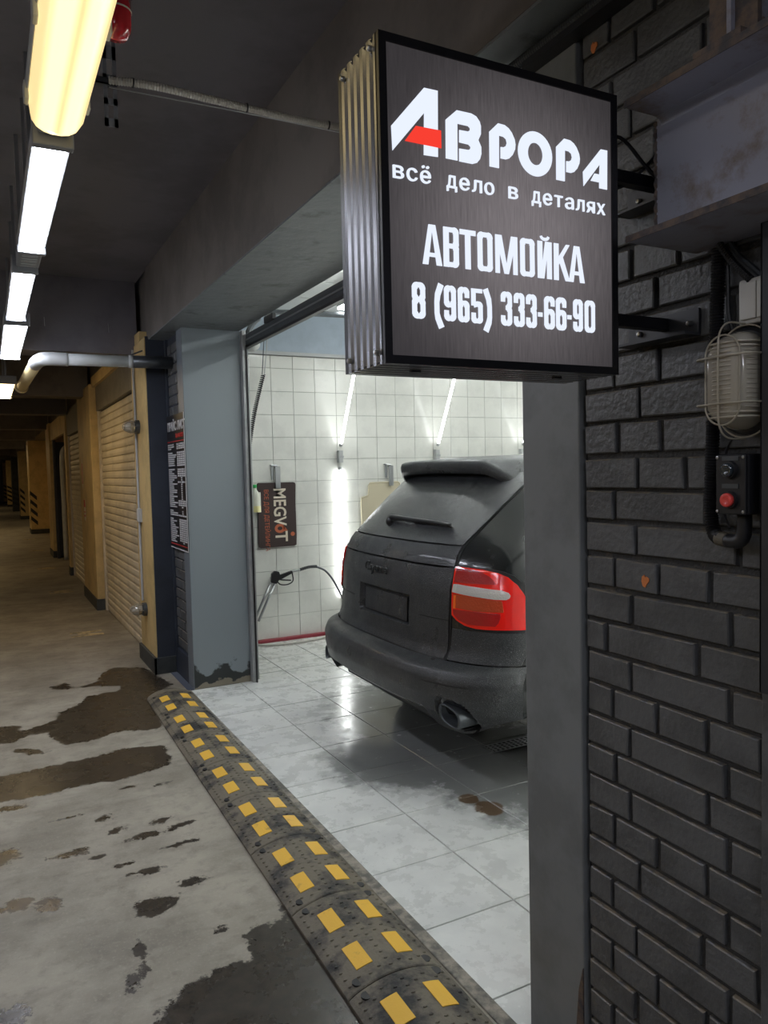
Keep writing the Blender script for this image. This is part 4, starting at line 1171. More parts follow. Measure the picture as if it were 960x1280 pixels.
# switch
o = thing('light_switch', 'cream double rocker switch on the brick wall above the caged lamp', 'switch', (1.262, 0.905, 1.840))
obj('base', B((-.026, .004, -.041, .041, -.041, .041)), M['cream'], o, bevel=0.005)
obj('rocker', B((-.032, -.025, .001, .034, -.033, .033)), M['cream'], o, bevel=0.002)
obj('rocker', B((-.032, -.025, -.034, -.001, -.033, .033)), M['cream'], o, bevel=0.002)
tag(obj('lamp_cable', tube(bez([(1.255, .985, 1.96), (1.255, .982, 1.90), (1.255, .980, 1.83), (1.255, .965, 1.79), (1.255, .93, 1.785), (1.255, .91, 1.80)], 8), .0035, 6), M['black']), 'thin black cable looping below the cream switch', 'cable')
tag(obj('switch_cable', tube(bez([(1.25, .975, 1.958), (1.25, .955, 1.93), (1.25, .93, 1.905), (1.25, .905, 1.88)], 8), .006, 8), M['dark_steel']), 'grey cable from the beam down into the cream switch', 'cable')
tag(obj('black_coil_cable', corrugated([(1.235, .985, 1.958), (1.235, .955, 1.915), (1.235, .92, 1.878)], .007, .005, 8), M['black']), 'short black ribbed hose leading into the cream switch', 'cable')
tag(obj('station_cable', tube(bez([(1.24, .955, 1.60), (1.25, .975, 1.585), (1.25, .985, 1.56), (1.25, .99, 1.50), (1.25, .985, 1.45), (1.245, .97, 1.425)], 8), .0025, 6), M['black']), 'thin black cable beside the two-button control box', 'cable')
# conduit along the soffit corner above the sign
o = thing('corrugated_conduit', 'black corrugated conduit along the top of the brick wall above the sign', 'conduit')
obj('conduit', corrugated([(1.245, 1.86, 2.575), (1.245, 1.6, 2.572), (1.245, 1.3, 2.570), (1.245, .9, 2.572), (1.245, .3, 2.572)], .012, .008, 10), M['dark_steel'], o)
obj('tray', B((1.225, 1.268, .2, 1.55, 2.535, 2.552)), M['black'], o)

# ------------------------------------------------------------------ speed bump modules
LM, WM = 0.483, 0.318
def bump_h(x): return .010 + .040 * max(0, sin(pi * min(1, max(0, x / WM)))) ** .75
def bump_body(L, rounded=False):
    bm = bmesh.new(); n = 14; rows = []
    ys = [.002, .006, L * .25, L * .5, L * .75, L - .006, L - .002]
    if rounded: ys = [0, .02, .05, .09, .13, .16, .175]
    for j, y in enumerate(ys):
        row = []
        for i in range(n + 1):
            x = WM * i / n
            h = bump_h(x) - (.003 if (j in (0, 6) and not rounded) else 0)
            xx = x
            if rounded:
                q = max(0, (y / .178)) ; s = sqrt(max(0, 1 - q * q))
                h = max(.004, h * (.25 + .75 * s)); xx = WM / 2 + (x - WM / 2) * (.12 + .88 * s)
            row.append(bm.verts.new((xx, y, h)))
        rows.append(row)
    for a, b in zip(rows, rows[1:]):
        for i in range(n): bm.faces.new((a[i], a[i + 1], b[i + 1], b[i]))
    # skirt
    loop = [r[0] for r in rows] + rows[-1][1:-1] + [r[-1] for r in rows[::-1]] + rows[0][-2:0:-1]
    lo = [bm.verts.new((v.co.x, v.co.y, 0)) for v in loop]
    for i in range(len(loop)):
        bm.faces.new((loop[i], loop[(i + 1) % len(loop)], lo[(i + 1) % len(loop)], lo[i]))
    return bm
def surf_patch(x0, x1, y0, y1, up=.0025):
    bm = bmesh.new(); n = 4; rows = []
    for i in range(n + 1):
        x = x0 + (x1 - x0) * i / n
        rows.append([bm.verts.new((x, y0, bump_h(x) + up)), bm.verts.new((x, y1, bump_h(x) + up))])
    for a, b in zip(rows, rows[1:]): bm.faces.new((a[0], a[1], b[1], b[0]))
    loop = [r[0] for r in rows] + [r[1] for r in rows[::-1]]
    lo = [bm.verts.new((v.co.x, v.co.y, v.co.z - up - .002)) for v in loop]
    for i in range(len(loop)): bm.faces.new((loop[i], loop[(i + 1) % len(loop)], lo[(i + 1) % len(loop)], lo[i]))
    return bm
BA = math.atan(.014)
def bump_xy(k):
    y = 1.955 + LM * k
    return (.866 + .0155 * (y - 1.955), y)
ORD = {0: 'second from the front', 1: 'third from the front', 2: 'fourth from the front', 3: 'middle', 4: 'fourth from the pillar', 5: 'third from the pillar', 6: 'second from the pillar', -1: 'nearest to the front of the picture', -2: 'partly out of the picture at the bottom edge'}
x0, y0 = bump_xy(-2)
base = thing('speed_bump_module', 'x', 'speed bump', (x0, y0, 0), (0, 0, -BA), 'speed bump modules')
bb = obj('rubber_body', bump_body(LM), M['rubber'], base, smooth=False)
for (yy, ln) in ((.075, .115), (.285, .115)):
    for (xa, xb) in ((.062, .116), (.202, .256)):
        obj('reflector_strip', surf_patch(xa, xb, yy, yy + ln), M['yel_mark'], base)
st = bmesh.new(); rnd = random.Random(5)
for i in range(9):
    for j in range(13):
        x = .022 + i * .034; y = .035 + j * .034 + (i % 2) * .012
        if y > LM - .03: continue
        if any(xa - .012 < x < xb + .012 and yy - .012 < y < yy + ln + .012 for (yy, ln) in ((.075, .115), (.285, .115)) for (xa, xb) in ((.062, .116), (.202, .256))): continue
        z = bump_h(x)
        v = [st.verts.new((x + .008 * cos(a), y + .005 * sin(a), z - .001)) for a in [k * pi / 4 for k in range(8)]]
        u = [st.verts.new((x + .005 * cos(a), y + .003 * sin(a), z + .003)) for a in [k * pi / 4 for k in range(8)]]
        for k in range(8): st.faces.new((v[k], v[(k + 1) % 8], u[(k + 1) % 8], u[k]))
        st.faces.new(u)
so = obj('stud_pattern', st, M['rubber'], base); so['kind'] = 'stuff'
for x in (.045, .275):
    for y in (.032, LM - .032):
        obj('bolt_hole', lathe([(.017, -.004), (.0175, .0014), (.0, .0018)], 14, 'Z', (x, y, bump_h(x))), M['trim_black'], base)
base['label'] = 'black and yellow speed bump module ' + ORD[-2]
for k in range(-1, 7):
    x0, y0 = bump_xy(k)
    r = base.copy(); COL.objects.link(r); r.location = (x0, y0, 0)
    r['label'] = 'black and yellow speed bump module ' + ORD[k]
    for c in list(base.children):
        d = c.copy(); COL.objects.link(d); d.parent = r
x0, y0 = bump_xy(7)
e = thing('speed_bump_end', 'rounded black end cap of the speed bump next to the pillar', 'speed bump', (x0, y0, 0), (0, 0, -BA))
obj('rubber_body', bump_body(.178, True), M['rubber'], e)

# ------------------------------------------------------------------ the car
KK = [(.20, .16, .86, .40), (.28, .07, .92, .43), (.38, .015, .955, .44), (.46, .0, .968, .45), (.53, .0, .97, .45), (.575, .02, .965, .45), (.60, .09, .96, .44), (.66, .115, .955, .44), (.80, .12, .95, .44), (.95, .13, .945, .44), (1.05, .15, .93, .44), (1.13, .185, .90, .44), (1.18, .23, .875, .43), (1.28, .33, .835, .42), (1.38, .43, .80, .41), (1.48, .54, .765, .40), (1.55, .65, .725, .40), (1.60, .90, .66, .45), (1.64, 1.3, .52, .6), (1.665, 1.7, .3, .5)]
FF = [(.20, 4.50), (.30, 4.68), (.45, 4.78), (.6, 4.79), (.75, 4.74), (.85, 4.62), (.92, 4.38), (.98, 4.0), (1.04, 3.70), (1.10, 3.55), (1.2, 3.38), (1.3, 3.2), (1.4, 3.02), (1.5, 2.8), (1.58, 2.55), (1.62, 2.35), (1.64, 2.2), (1.665, 2.05)]
def interp(z, T_, i):
    if z <= T_[0][0]: return T_[0][i]
    for a, b in zip(T_, T_[1:]):
        if z <= b[0]:
            t = (z - a[0]) / (b[0] - a[0]); return a[i] + (b[i] - a[i]) * t
    return T_[-1][i]
def prm(z): return interp(z, KK, 1), interp(z, KK, 2), interp(z, KK, 3), 2.9
def S(t, z):
    ur, wd, L, n = prm(z); s, c = abs(sin(t)), max(0, cos(t))
    return Vector((ur + L * (1 - c ** (2 / n)), (1 if t >= 0 else -1) * wd * s ** (2 / n), z))
def tv_(v, z):
    ur, wd, L, n = prm(z); r = min(1, abs(v) / wd)
    return math.asin(r ** (n / 2)) * (1 if v >= 0 else -1)
def SN(t, z):
    e = .02
    a = S(min(1.55, t + e), z) - S(max(-1.55, t - e), z); b = S(t, z + .012) - S(t, z - .012)
    n = a.cross(b)
    if n.length < 1e-9: return Vector((-1, 0, 0))
    n.normalize()
    if n.x > .0 and abs(n.y) < .5: n = -n
    if n.y * t < 0 and abs(n.y) >= .5: n = -n
    return n
CO, CA = (1.834, 3.811, 0), radians(-1.0)
car = thing('car', 'wet dusty black SUV parked in the wash bay with its rear to the opening', 'car', CO, (0, 0, CA))
def body_mesh():
    bm = bmesh.new()
    zsl = [.36, .40, .46, .53, .575, .60, .63, .66, .72, .8, .88, .95, 1.0, 1.05, 1.09, 1.13, 1.18, 1.23, 1.28, 1.33, 1.38, 1.43, 1.48, 1.52, 1.55, 1.575, 1.60, 1.62, 1.64, 1.655, 1.665]
    rings = []
    for z in zsl:
        ur, wd, L, n = prm(z); uf = interp(z, FF, 1)
        Lf = .55 if z < 1 else .35
        ring = []
        tt = [i / 28 * pi / 2 for i in range(29)]
        u1, u2 = ur + L, max(ur + L + .05, uf - Lf)
        ins = .0 if z > .60 else .012
        half = [S(t, z) for t in tt]
        for k in range(1, 40):
            u = u1 + (u2 - u1) * k / 40
            half.append(Vector((u, wd, z)))
        for t in [i / 16 * pi / 2 for i in range(16, -1, -1)]:
            s, c = sin(t), cos(t)
            half.append(Vector((uf - (uf - u2) * (1 - c ** (2 / 2.6)), wd * s ** (2 / 2.6), z)))
        if ins:
            for p in half:
                p.x += ins if p.x < 1 else 0; p.y -= ins if p.y > ins else 0
        if .655 < z < 1.47:
            for p in half[:29]:
                if abs(p.y) < .60: p.x += .06
        full = half + [Vector((p.x, -p.y, p.z)) for p in half[-2:0:-1]]
        rings.append([bm.verts.new(p) for p in full])
    n = len(rings[0])
    for a, b in zip(rings, rings[1:]):
        for k in range(n):
            mid = (a[k].co + a[(k + 1) % n].co + b[k].co + b[(k + 1) % n].co) / 4
            if abs(mid.y) > .80 and any((mid.x - wx) ** 2 + (mid.z - .37) ** 2 < .40 ** 2 for wx in (.98, 3.84)): continue
            bm.faces.new((a[k], a[(k + 1) % n], b[(k + 1) % n], b[k]))
    bm.faces.new(rings[-1])
    return bm
obj('body', body_mesh(), M['paint'], car, smooth=True)
def patch(rows, ncol, off, m, name, parent, rim=.012, fn=None, sub=1, smooth=True, wrap=False):
    """rows: (z, va, vb) across the rear surface, interpolated between rows"""
    bm = bmesh.new(); R_ = []
    full = []
    for a, b in zip(rows, rows[1:]):
        for k in range(sub):
            t = k / sub; full.append(tuple(a[i] + (b[i] - a[i]) * t for i in range(3)))
    full.append(rows[-1])
    for z, va, vb in full:
        ta, tb = tv_(va, z), tv_(vb, z)
        row = []
        for i in range(ncol + 1):
            t = ta + (tb - ta) * i / ncol
            p = S(t, z); nn = SN(t, z)
            d = off
            q = p + nn * d
            if fn: q = fn(q, p)
            row.append(bm.verts.new(q))
        R_.append(row)
    for a, b in zip(R_, R_[1:]):
        for i in range(ncol): bm.faces.new((a[i], a[i + 1], b[i + 1], b[i]))
    loop = R_[0][:] + [r[-1] for r in R_[1:]] + R_[-1][-2::-1] + [r[0] for r in R_[-2:0:-1]]
    cen = Vector((2.0, 0, .9))
    lo = [bm.verts.new(v.co + (cen - v.co).normalized() * rim) for v in loop]
    for i in range(len(loop)): bm.faces.new((loop[i], loop[(i + 1) % len(loop)], lo[(i + 1) % len(loop)], lo[i]))
    o = obj(name, bm, m, parent, smooth=smooth)
    if smooth:
        es = o.modifiers.new('edges', 'EDGE_SPLIT'); es.split_angle = radians(38)
    return o
def mir(rows): return [(z, -a, -b) for z, a, b in rows]
# tailgate with the number plate recess pressed in
RC = (-.335, .275, .728, .892)
def recess(q, p):
    a, b, c, d = RC
    e = .012
    k = min(1, max(0, min(q.y - a, b - q.y, q.z - c, d - q.z) / e))
    q.x += .024 * k
    return q
gate_rows = [(.612, -.640, .640)] + [(z, -.650, .650) for z in (.64, .67, .70, .715, .728, .732, .74, .76, .80, .85, .88, .888, .892, .90, .92, .95, 1.0, 1.03, 1.055)]
tg = patch(gate_rows, 110, .007, M['dusty'], 'tailgate', car, fn=recess)
patch([(1.062, -.650, .650), (1.09, -.645, .645), (1.12, -.640, .640), (1.155, -.633, .633)], 60, .011, M['dusty'], 'upper_trim', tg)
patch([(.80, .36, .65), (.806, .36, .65)], 12, .0085, M['trim_black'], 'panel_crease', tg, rim=.004)
patch([(.80, -.65, -.44), (.806, -.65, -.44)], 12, .0085, M['trim_black'], 'panel_crease', tg, rim=.004)
gsk = patch([(.600, -.655, .655), (.66, -.664, .664), (.9, -.664, .664), (1.08, -.660, .660), (1.16, -.647, .647), (1.3, -.66, .66), (1.42, -.672, .672), (1.52, -.66, .66)], 60, .003, M['trim_black'], 'gate_seam', car, sub=4, fn=lambda q, p: (setattr(q, 'x', q.x + (.06 if abs(p.y) < .60 and .66 < p.z < 1.47 else 0)), q)[1])
gl_ = patch([(1.163, -.630, .630), (1.22, -.642, .642), (1.30, -.652, .652), (1.38, -.660, .660), (1.45, -.662, .662), (1.52, -.650, .650)], 60, .008, M['carglass'], 'rear_window', car, sub=4)
# wiper
wp = [S(tv_(v, z), z) + SN(tv_(v, z), z) * .030 for v, z in ((.16, 1.252), (.05, 1.252), (-.10, 1.249), (-.25, 1.247), (-.38, 1.244), (-.477, 1.238))]
wi = obj('wiper_arm', tube(bez(wp, 5), .014, 8, rf=lambda i: .017 - .0003 * i), M['black'], car, smooth=True)
b0 = S(tv_(.165, 1.25), 1.25)
obj('wiper_pivot', lathe([(.030, .02), (.030, -.03), (.022, -.042), (0, -.045)], 18, 'X', b0), M['black'], wi, smooth=True)
obj('wiper_blade', tube([p + Vector((.012, 0, -.012)) for p in wp[2:]], .006, 6), M['trim_black'], wi)
# plate
pz0, pz1 = .742, .872
pl = patch([(z, -.292, .232) for z in (pz0, .78, .83, pz1)], 30, -.009, M['dusty'], 'number_plate', car, rim=.006)
for a, b, c, d in ((pz0 - .002, pz0 + .003, -.294, .234), (pz1 - .003, pz1 + .002, -.294, .234), (pz0, pz1, -.294, -.288), (pz0, pz1, .228, .234)):
    patch([(a, c, d), (b, c, d)], 30 if d - c > .1 else 2, -.0065, M['black'], 'plate_rim', pl, rim=.004)
# model script in body colour, pressed from wire-thin lettering
text('script_badge', 'Cayenne', .082, M['dusty'], Matrix.Translation((.1215, .205, .972)) @ FACE_NX, car, depth=.004, shear=.35, xs=.98)
# bumper
def zb(v):
    a = abs(v)
    T_ = [(0, .39), (.40, .39), (.60, .384), (.655, .30), (.72, .28), (.80, .272), (.86, .29), (.91, .33), (.96, .36)]
    return interp(a, T_, 1)
def bumper():
    bm = bmesh.new(); cols = []
    ncol = 120; nz = 26
    for i in range(ncol + 1):
        t = -1.50 + 3.0 * i / ncol
        col = []
        v0 = S(t, .42).y
        lo_ = zb(v0)
        for j in range(nz + 1):
            s = j / nz
            z = lo_ + (.604 - lo_) * s
            p = S(t, z); nn = SN(t, min(.56, z))
            q = p + nn * .010
            if z > .57: q.x = p.x - .006 + 0 * s
            for sg_ in (-1, 1):
                dv = (abs(p.y) - .768) / .086; dz = (z - .372) / .074
                if p.y * sg_ > 0:
                    r = (abs(dv) ** 2.6 + abs(dz + .25 * dv) ** 2.6) ** (1 / 2.6)
                    k = min(1, max(0, (1 - r) / .16))
                    q.x += .10 * k
            col.append(bm.verts.new(q))
        cols.append(col)
    for a, b in zip(cols, cols[1:]):
        for j in range(nz): bm.faces.new((a[j], b[j], b[j + 1], a[j + 1]))
    # lower lip turned in under the bumper
    lo = [bm.verts.new(c[0].co + Vector((.10, 0, .015))) for c in cols]
    for i in range(ncol): bm.faces.new((cols[i][0], lo[i], lo[i + 1], cols[i + 1][0]))
    return bm
bo = obj('rear_bumper', bumper(), M['dusty'], car, smooth=True)
bo.modifiers.new('edges', 'EDGE_SPLIT').split_angle = radians(40)
patch([(.515, -.86, -.60), (.5175, -.86, -.60)], 14, .0125, M['trim_black'], 'bumper_line', bo, rim=.004)
patch([(.515, .60, .86), (.5175, .60, .86)], 14, .0125, M['trim_black'], 'bumper_line', bo, rim=.004)
obj('tow_cover', B((0, .01, -.655, -.60, .455, .50)), M['dusty'], bo, bevel=.003).location = (.062, 0, 0)
obj('diffuser', B((.16, .5, -.60, .60, .26, .42)), M['trim_black'], car, bevel=.02)
obj('underbody', B((1.45, 4.4, -.78, .78, .22, .42), (.5, 1.45, -.62, .62, .24, .42)), M['trim_black'], car)
for s in (-1, 1):
    bm = bmesh.new(); R_ = []
    n = 32
    for (u, k) in ((.33, .80), (.10, 1.0), (.092, .98), (.092, .86), (.10, .82), (.30, .70)):
        ring = []
        for i in range(n):
            a = 2 * pi * i / n
            c, d = cos(a), sin(a)
            c = math.copysign(abs(c) ** .7, c); d = math.copysign(abs(d) ** .7, d)
            y = .068 * k * c; z = .046 * k * d - .28 * y
            ring.append(bm.verts.new((u + .25 * y, s * (.768 + y), .366 + z)))
        R_.append(ring)
    for a, b in zip(R_, R_[1:]):
        for i in range(n): bm.faces.new((a[i], a[(i + 1) % n], b[(i + 1) % n], b[i]))
    bm.faces.new(R_[-1])
    obj('exhaust_tip', bm, M['dark_steel'], car, smooth=True)
# tail lights
lens = [(1.064, -.664, -.700), (1.058, -.660, -.80), (1.045, -.660, -.858), (1.027, -.661, -.886), (.991, -.663, -.912), (.950, -.666, -.929), (.916, -.667, -.9352), (.87, -.668, -.9425), (.833, -.672, -.9445), (.810, -.70, -.9450), (.790, -.745, -.9455), (.780, -.80, -.9455)]
gask = [(z + (.010 if i == 0 else .006 if i < 4 else -.012 if i > 9 else 0), a + .009, min(b, max(b - .014, -.9478 if z < .93 else -.94 if z < 1.0 else -.925))) for i, (z, a, b) in enumerate(lens)]
red_top = [(1.056, -.675, -.755), (1.045, -.673, -.80), (1.030, -.672, -.828), (1.010, -.671, -.848), (.992, -.671, -.857)]
white = [(.983, -.672, -.70), (.975, -.671, -.80), (.966, -.671, -.880), (.955, -.671, -.900), (.945, -.671, -.905), (.938, -.74, -.905), (.930, -.82, -.903), (.924, -.87, -.897)]
amber = [(.936, -.679, -.73), (.928, -.679, -.82), (.918, -.679, -.885), (.895, -.679, -.889), (.872, -.679, -.892), (.864, -.79, -.892)]
dred = [(.862, -.680, -.78), (.857, -.680, -.885), (.838, -.684, -.885), (.812, -.715, -.880), (.797, -.765, -.872)]
for f, nm in ((lambda r: r, 'right'), (mir, 'left')):
    tl = patch(f(lens), 40, .012, M['lamp_red'], 'tail_light', car, sub=3)
    patch(f(gask), 40, .0075, M['trim_black'], 'gasket', tl, sub=3)
    patch(f(red_top), 24, .0145, M['lamp_dred'], 'stop_lens', tl, sub=3, rim=.004)
    patch(f(white), 24, .0160, M['lamp_white'], 'reversing_lens', tl, sub=3, rim=.005)
    patch(f(amber), 24, .0145, M['lamp_org'], 'indicator_lens', tl, sub=3, rim=.004)
    patch(f([(.932, -.681, -.694), (.90, -.681, -.694), (.868, -.682, -.695)]), 3, .0165, M['amber_glow'], 'painted_glow_strip', tl, sub=2, rim=.003)  # glow of the amber lens painted as a bright orange strip
    patch(f([(.981, -.674, -.690), (.962, -.672, -.692), (.946, -.674, -.690)]), 3, .0178, M['cream'], 'painted_bright_spot', tl, sub=2, rim=.003)  # bright white spot painted as a pale patch on the reversing lens
    patch(f(dred), 24, .0145, M['lamp_dred'], 'fog_lens', tl, sub=3, rim=.004)
for s in (-1, 1):
    patch([(.612, s * .662, s * .945), (.70, s * .668, s * .944), (.765, s * .672, s * .944)], 40, .006, M['dusty'], 'rear_corner', car, sub=3)
# spoiler
def spoiler():
    bm = bmesh.new(); R_ = []
    n = 44
    for i in range(n + 1):
        s = -1 + 2 * i / n
        v = .615 * s
        d = abs(s)
        drop = .0 if d < .72 else ((d - .72) / .28) ** 1.5
        zt = 1.600 - .015 * d * d - .115 * drop
        ut = .49 + .04 * d ** 3 + .12 * drop
        zr = 1.625 - .012 * d * d - .06 * drop - .03 * d ** 6
        th = .072 - .02 * drop
        sec = [(.98 - .1 * drop, zr), (.75, zr - .004), (ut + .10, (zt * 2 + zr) / 3), (ut + .03, zt + .006), (ut + .008, zt - .004), (ut, zt - .022), (ut + .004, zt - th * .75), (ut + .02, zt - th), (ut + .05, zt - th - .004), (ut + .14, zt - th - .010 + .02 * drop), (.74, zr - .075), (.98 - .1 * drop, zr - .10)]
        R_.append([bm.verts.new((u, v, z)) for u, z in sec])
    m_ = len(R_[0])
    for a, b in zip(R_, R_[1:]):
        for k in range(m_): bm.faces.new((a[k], a[(k + 1) % m_], b[(k + 1) % m_], b[k]))
    bm.faces.new(R_[0][::-1]); bm.faces.new(R_[-1])
    return bm
spo = obj('roof_spoiler', spoiler(), M['dusty'], car, smooth=True)
spo.modifiers.new('edges', 'EDGE_SPLIT').split_angle = radians(45)
# side windows, rails, wheels, mirrors, lamps in front
def side_patch(pts, m, name, s, off=.006):
    bm = bmesh.new(); R_ = []
    for z, ua, ub in pts:
        ur, wd, L, n = prm(z); row = []
        for i in range(25):
            u = ua + (ub - ua) * i / 24
            if u < ur + L: v = wd * max(0, 1 - max(0, (ur + L - u) / L) ** n) ** (1 / n)
            else: v = wd
            row.append(bm.verts.new((u, s * (v + off), z)))
        R_.append(row)
    for a, b in zip(R_, R_[1:]):
        for i in range(24): bm.faces.new((a[i], a[i + 1], b[i + 1], b[i]))
    loop = R_[0][:] + [r[-1] for r in R_[1:]] + R_[-1][-2::-1] + [r[0] for r in R_[-2:0:-1]]
    lo = [bm.verts.new((v.co.x, v.co.y - s * .012, v.co.z)) for v in loop]
    for i in range(len(loop)): bm.faces.new((loop[i], loop[(i + 1) % len(loop)], lo[(i + 1) % len(loop)], lo[i]))
    return obj(name, bm, m, car, smooth=True)
for s in (-1, 1):
    for (a0, a1, b0_, b1_) in ((.72, 1.30, 1.02, 1.28), (1.34, 2.12, 1.32, 2.10), (2.18, 3.30, 2.16, 2.72)):
        zz = [1.14, 1.2, 1.3, 1.4, 1.5]
        side_patch([(z, a0 + (b0_ - a0) * (z - 1.14) / .36, a1 + (b1_ - a1) * (z - 1.14) / .36) for z in zz], M['sideglass'], 'side_window', s)
    side_patch([(.50, .46, .60), (.505, .46, .60)], M['trim_black'], 'sill_line', s)
    obj('mirror', B((2.98, 3.10, s * 1.00 - .09, s * 1.00 + .09, 1.06, 1.21), (3.02, 3.06, min(s * .84, s * 1.0), max(s * .84, s * 1.0), 1.08, 1.12)), M['paint'], car, bevel=.02)
    for wx in (.98, 3.84):
        wh = obj('wheel', lathe([(.24, -.13), (.30, -.135), (.345, -.12), (.360, -.09), (.362, 0), (.360, .09), (.345, .12), (.30, .135), (.24, .13)], 40, 'Y', (0, 0, 0)), M['tyre'], car, smooth=True)
        wh.location = (wx, s * .815, .364)
        obj('rim_dish', lathe([(.24, -.11), (.245, .11), (.24, .125), (.225, .12), (.22, .02), (.05, .05), (0, .05)], 36, 'Y') if s > 0 else lathe([(.24, .11), (.245, -.11), (.24, -.125), (.225, -.12), (.22, -.02), (.05, -.05), (0, -.05)], 36, 'Y'), M['black'], wh, smooth=True)
        sp_ = bmesh.new()
        for k in range(5):
            q = B((-.028, .028, s * .085 - .02, s * .085 + .02, .03, .235))
            merge(sp_, q, Matrix.Rotation(2 * pi * k / 5, 4, 'Y'))
        obj('spokes', sp_, M['rim'], wh)
    for wx in (.98, 3.84):
        obj('arch_trim', tube([(wx + .405 * cos(a), s * (.962 if wx < 2 else .955), .37 + .405 * sin(a)) for a in [pi * k / 20 for k in range(21)]], .016, 8), M['dusty'], car, smooth=True)
    obj('headlight', lathe([(0, .05), (.09, .03), (.12, -.03), (.12, -.10)], 20, 'X', (4.55, s * .66, .72)), M['lamp_white'], car, smooth=True)
obj('windscreen', B((3.05, 3.06, -.6, .6, 1.16, 1.50)), M['sideglass'], car).rotation_euler = (0, 0, 0)

# ------------------------------------------------------------------ overhead door of the bay and its tracks
d3 = struct('door_3', B((1.722, 1.765, 1.66, 5.50, 2.485, 2.565)), M['dark_steel'], bevel=0.006)
obj('bottom_seal', B((1.728, 1.76, 1.66, 5.50, 2.468, 2.486)), M['trim_black'], d3)
obj('edge_strip', B((1.717, 1.722, 1.66, 5.50, 2.515, 2.525)), M['steel'], d3)
obj('hinge_block', B((1.705, 1.735, 4.78, 4.95, 2.555, 2.60)), M['black'], d3, bevel=.006)
for y in (5.47, 1.64):
    tr = obj('door_track', B((1.70, 1.712, y, y + .05, 0, 2.40), (1.75, 1.762, y, y + .05, 0, 2.40), (1.70, 1.762, y + .04, y + .05, 0, 2.40), (1.722, 1.735, y - .01, y, 0, 2.44)), M['galv'], d3, bevel=.002)
    obj('track_bend', tube(bez([(1.74, y + .03, 2.38), (1.76, y + .03, 2.56), (1.85, y + .03, 2.70), (2.02, y + .03, 2.76), (3.4, y + .03, 2.80)], 10), .022, 8), M['dark_steel'], tr)
obj('jamb_frame', B((1.692, 1.722, 5.40, 5.462, 0, 2.59), (1.692, 1.722, 1.62, 1.66, 0, 2.59)), M['galv'], d3, bevel=.003)
obj('jamb_seal', B((1.715, 1.724, 5.385, 5.41, 0, 2.48)), M['trim_black'], d3)
# ceiling strips of the bay
cl = [o for o in bpy.data.objects if o.name.startswith('ceiling')][-1]
for k in range(9):
    obj('ceiling_panel', B((1.72, 7.05, 1.72 + k * .55, 2.25 + k * .55, 3.035, 3.051)), M['bay_ceil'], wf if False else bpy.data.objects['ceiling.001'], bevel=.003)
# LED tubes of the bay
def led_tube(p0, p1, label, group, end_m='plastic_grey', lm='bay_led'):
    p0, p1 = Vector(p0), Vector(p1)
    t = thing('led_tube', label, 'lamp', p0, group=group)
    d = p1 - p0; n = d.normalized()
    obj('light_tube', tube([n * .03, d - n * .03], .0135, 12), M[lm], t, smooth=True)
    obj('end_cap', tube([Vector((0, 0, 0)), n * .03], .0165, 12), M[end_m], t)
    obj('end_cap', tube([d - n * .03, d], .0165, 12), M[end_m], t)
    return t
NAMES = {3.0: 'left of the car', 4.08: 'above the car roof', 5.16: 'beside the grey pillar', 6.24: 'hidden deeper in the bay'}
for x in (3.0, 4.08, 5.16, 6.24):
    led_tube((x, 6.63, .32), (x, 6.63, 1.595), 'upright glowing LED tube on the far tiled wall ' + NAMES[x], 'upright LED tubes on the tiled wall')
    led_tube((x, 6.60, 1.79), (x, 5.98, 2.98), 'slanting LED tube rising from the far tiled wall ' + NAMES[x], 'slanting LED tubes of the wash bay', lm='bay_led_high')
    br = thing('lamp_bracket', 'small grey clamp between the wall tubes ' + NAMES[x], 'bracket', (x, 6.63, 1.69), group='grey clamps of the wall tubes')
    obj('clamp', B((-.022, .022, -.035, .02, -.055, .06)), M['plastic_grey'], br, bevel=.004)
    obj('strap', B((-.026, .026, -.038, -.02, -.01, .01)), M['steel'], br)
for x, nm in ((2.6, 'level with the rear of the car'), (3.9, 'level with the middle of the car'), (5.2, 'level with the front of the car')):
    led_tube((x, 1.66, .32), (x, 1.66, 1.60), 'upright LED tube on the near bay wall, ' + nm, 'LED tubes on the near bay wall')
    led_tube((x, 1.70, 1.79), (x, 2.30, 2.98), 'slanting LED tube on the near bay wall, ' + nm, 'LED tubes on the near bay wall')
for x, y, nm in ((2.6, 3.2, 'over the car rear, near side'), (2.6, 5.0, 'over the car rear, far side'), (4.4, 3.2, 'over the car middle, near side'), (4.4, 5.0, 'over the car middle, far side'), (6.0, 4.1, 'over the car bonnet')):
    t = thing('bay_ceiling_lamp', 'white linear ceiling lamp of the wash bay ' + nm, 'lamp', (x, y, 2.84), group='ceiling lamps of the wash bay')
    obj('diffuser', B((-.05, .05, -.6, .6, 0, .02)), M['bay_ceil_led'], t, bevel=.004)
    obj('housing', B((-.055, .055, -.61, .61, .02, .062)), M['plastic_grey'], t, bevel=.004)
    for yy in (-.4, .4): obj('hanger', B((-.005, .005, yy - .005, yy + .005, .062, .195)), M['steel'], t)

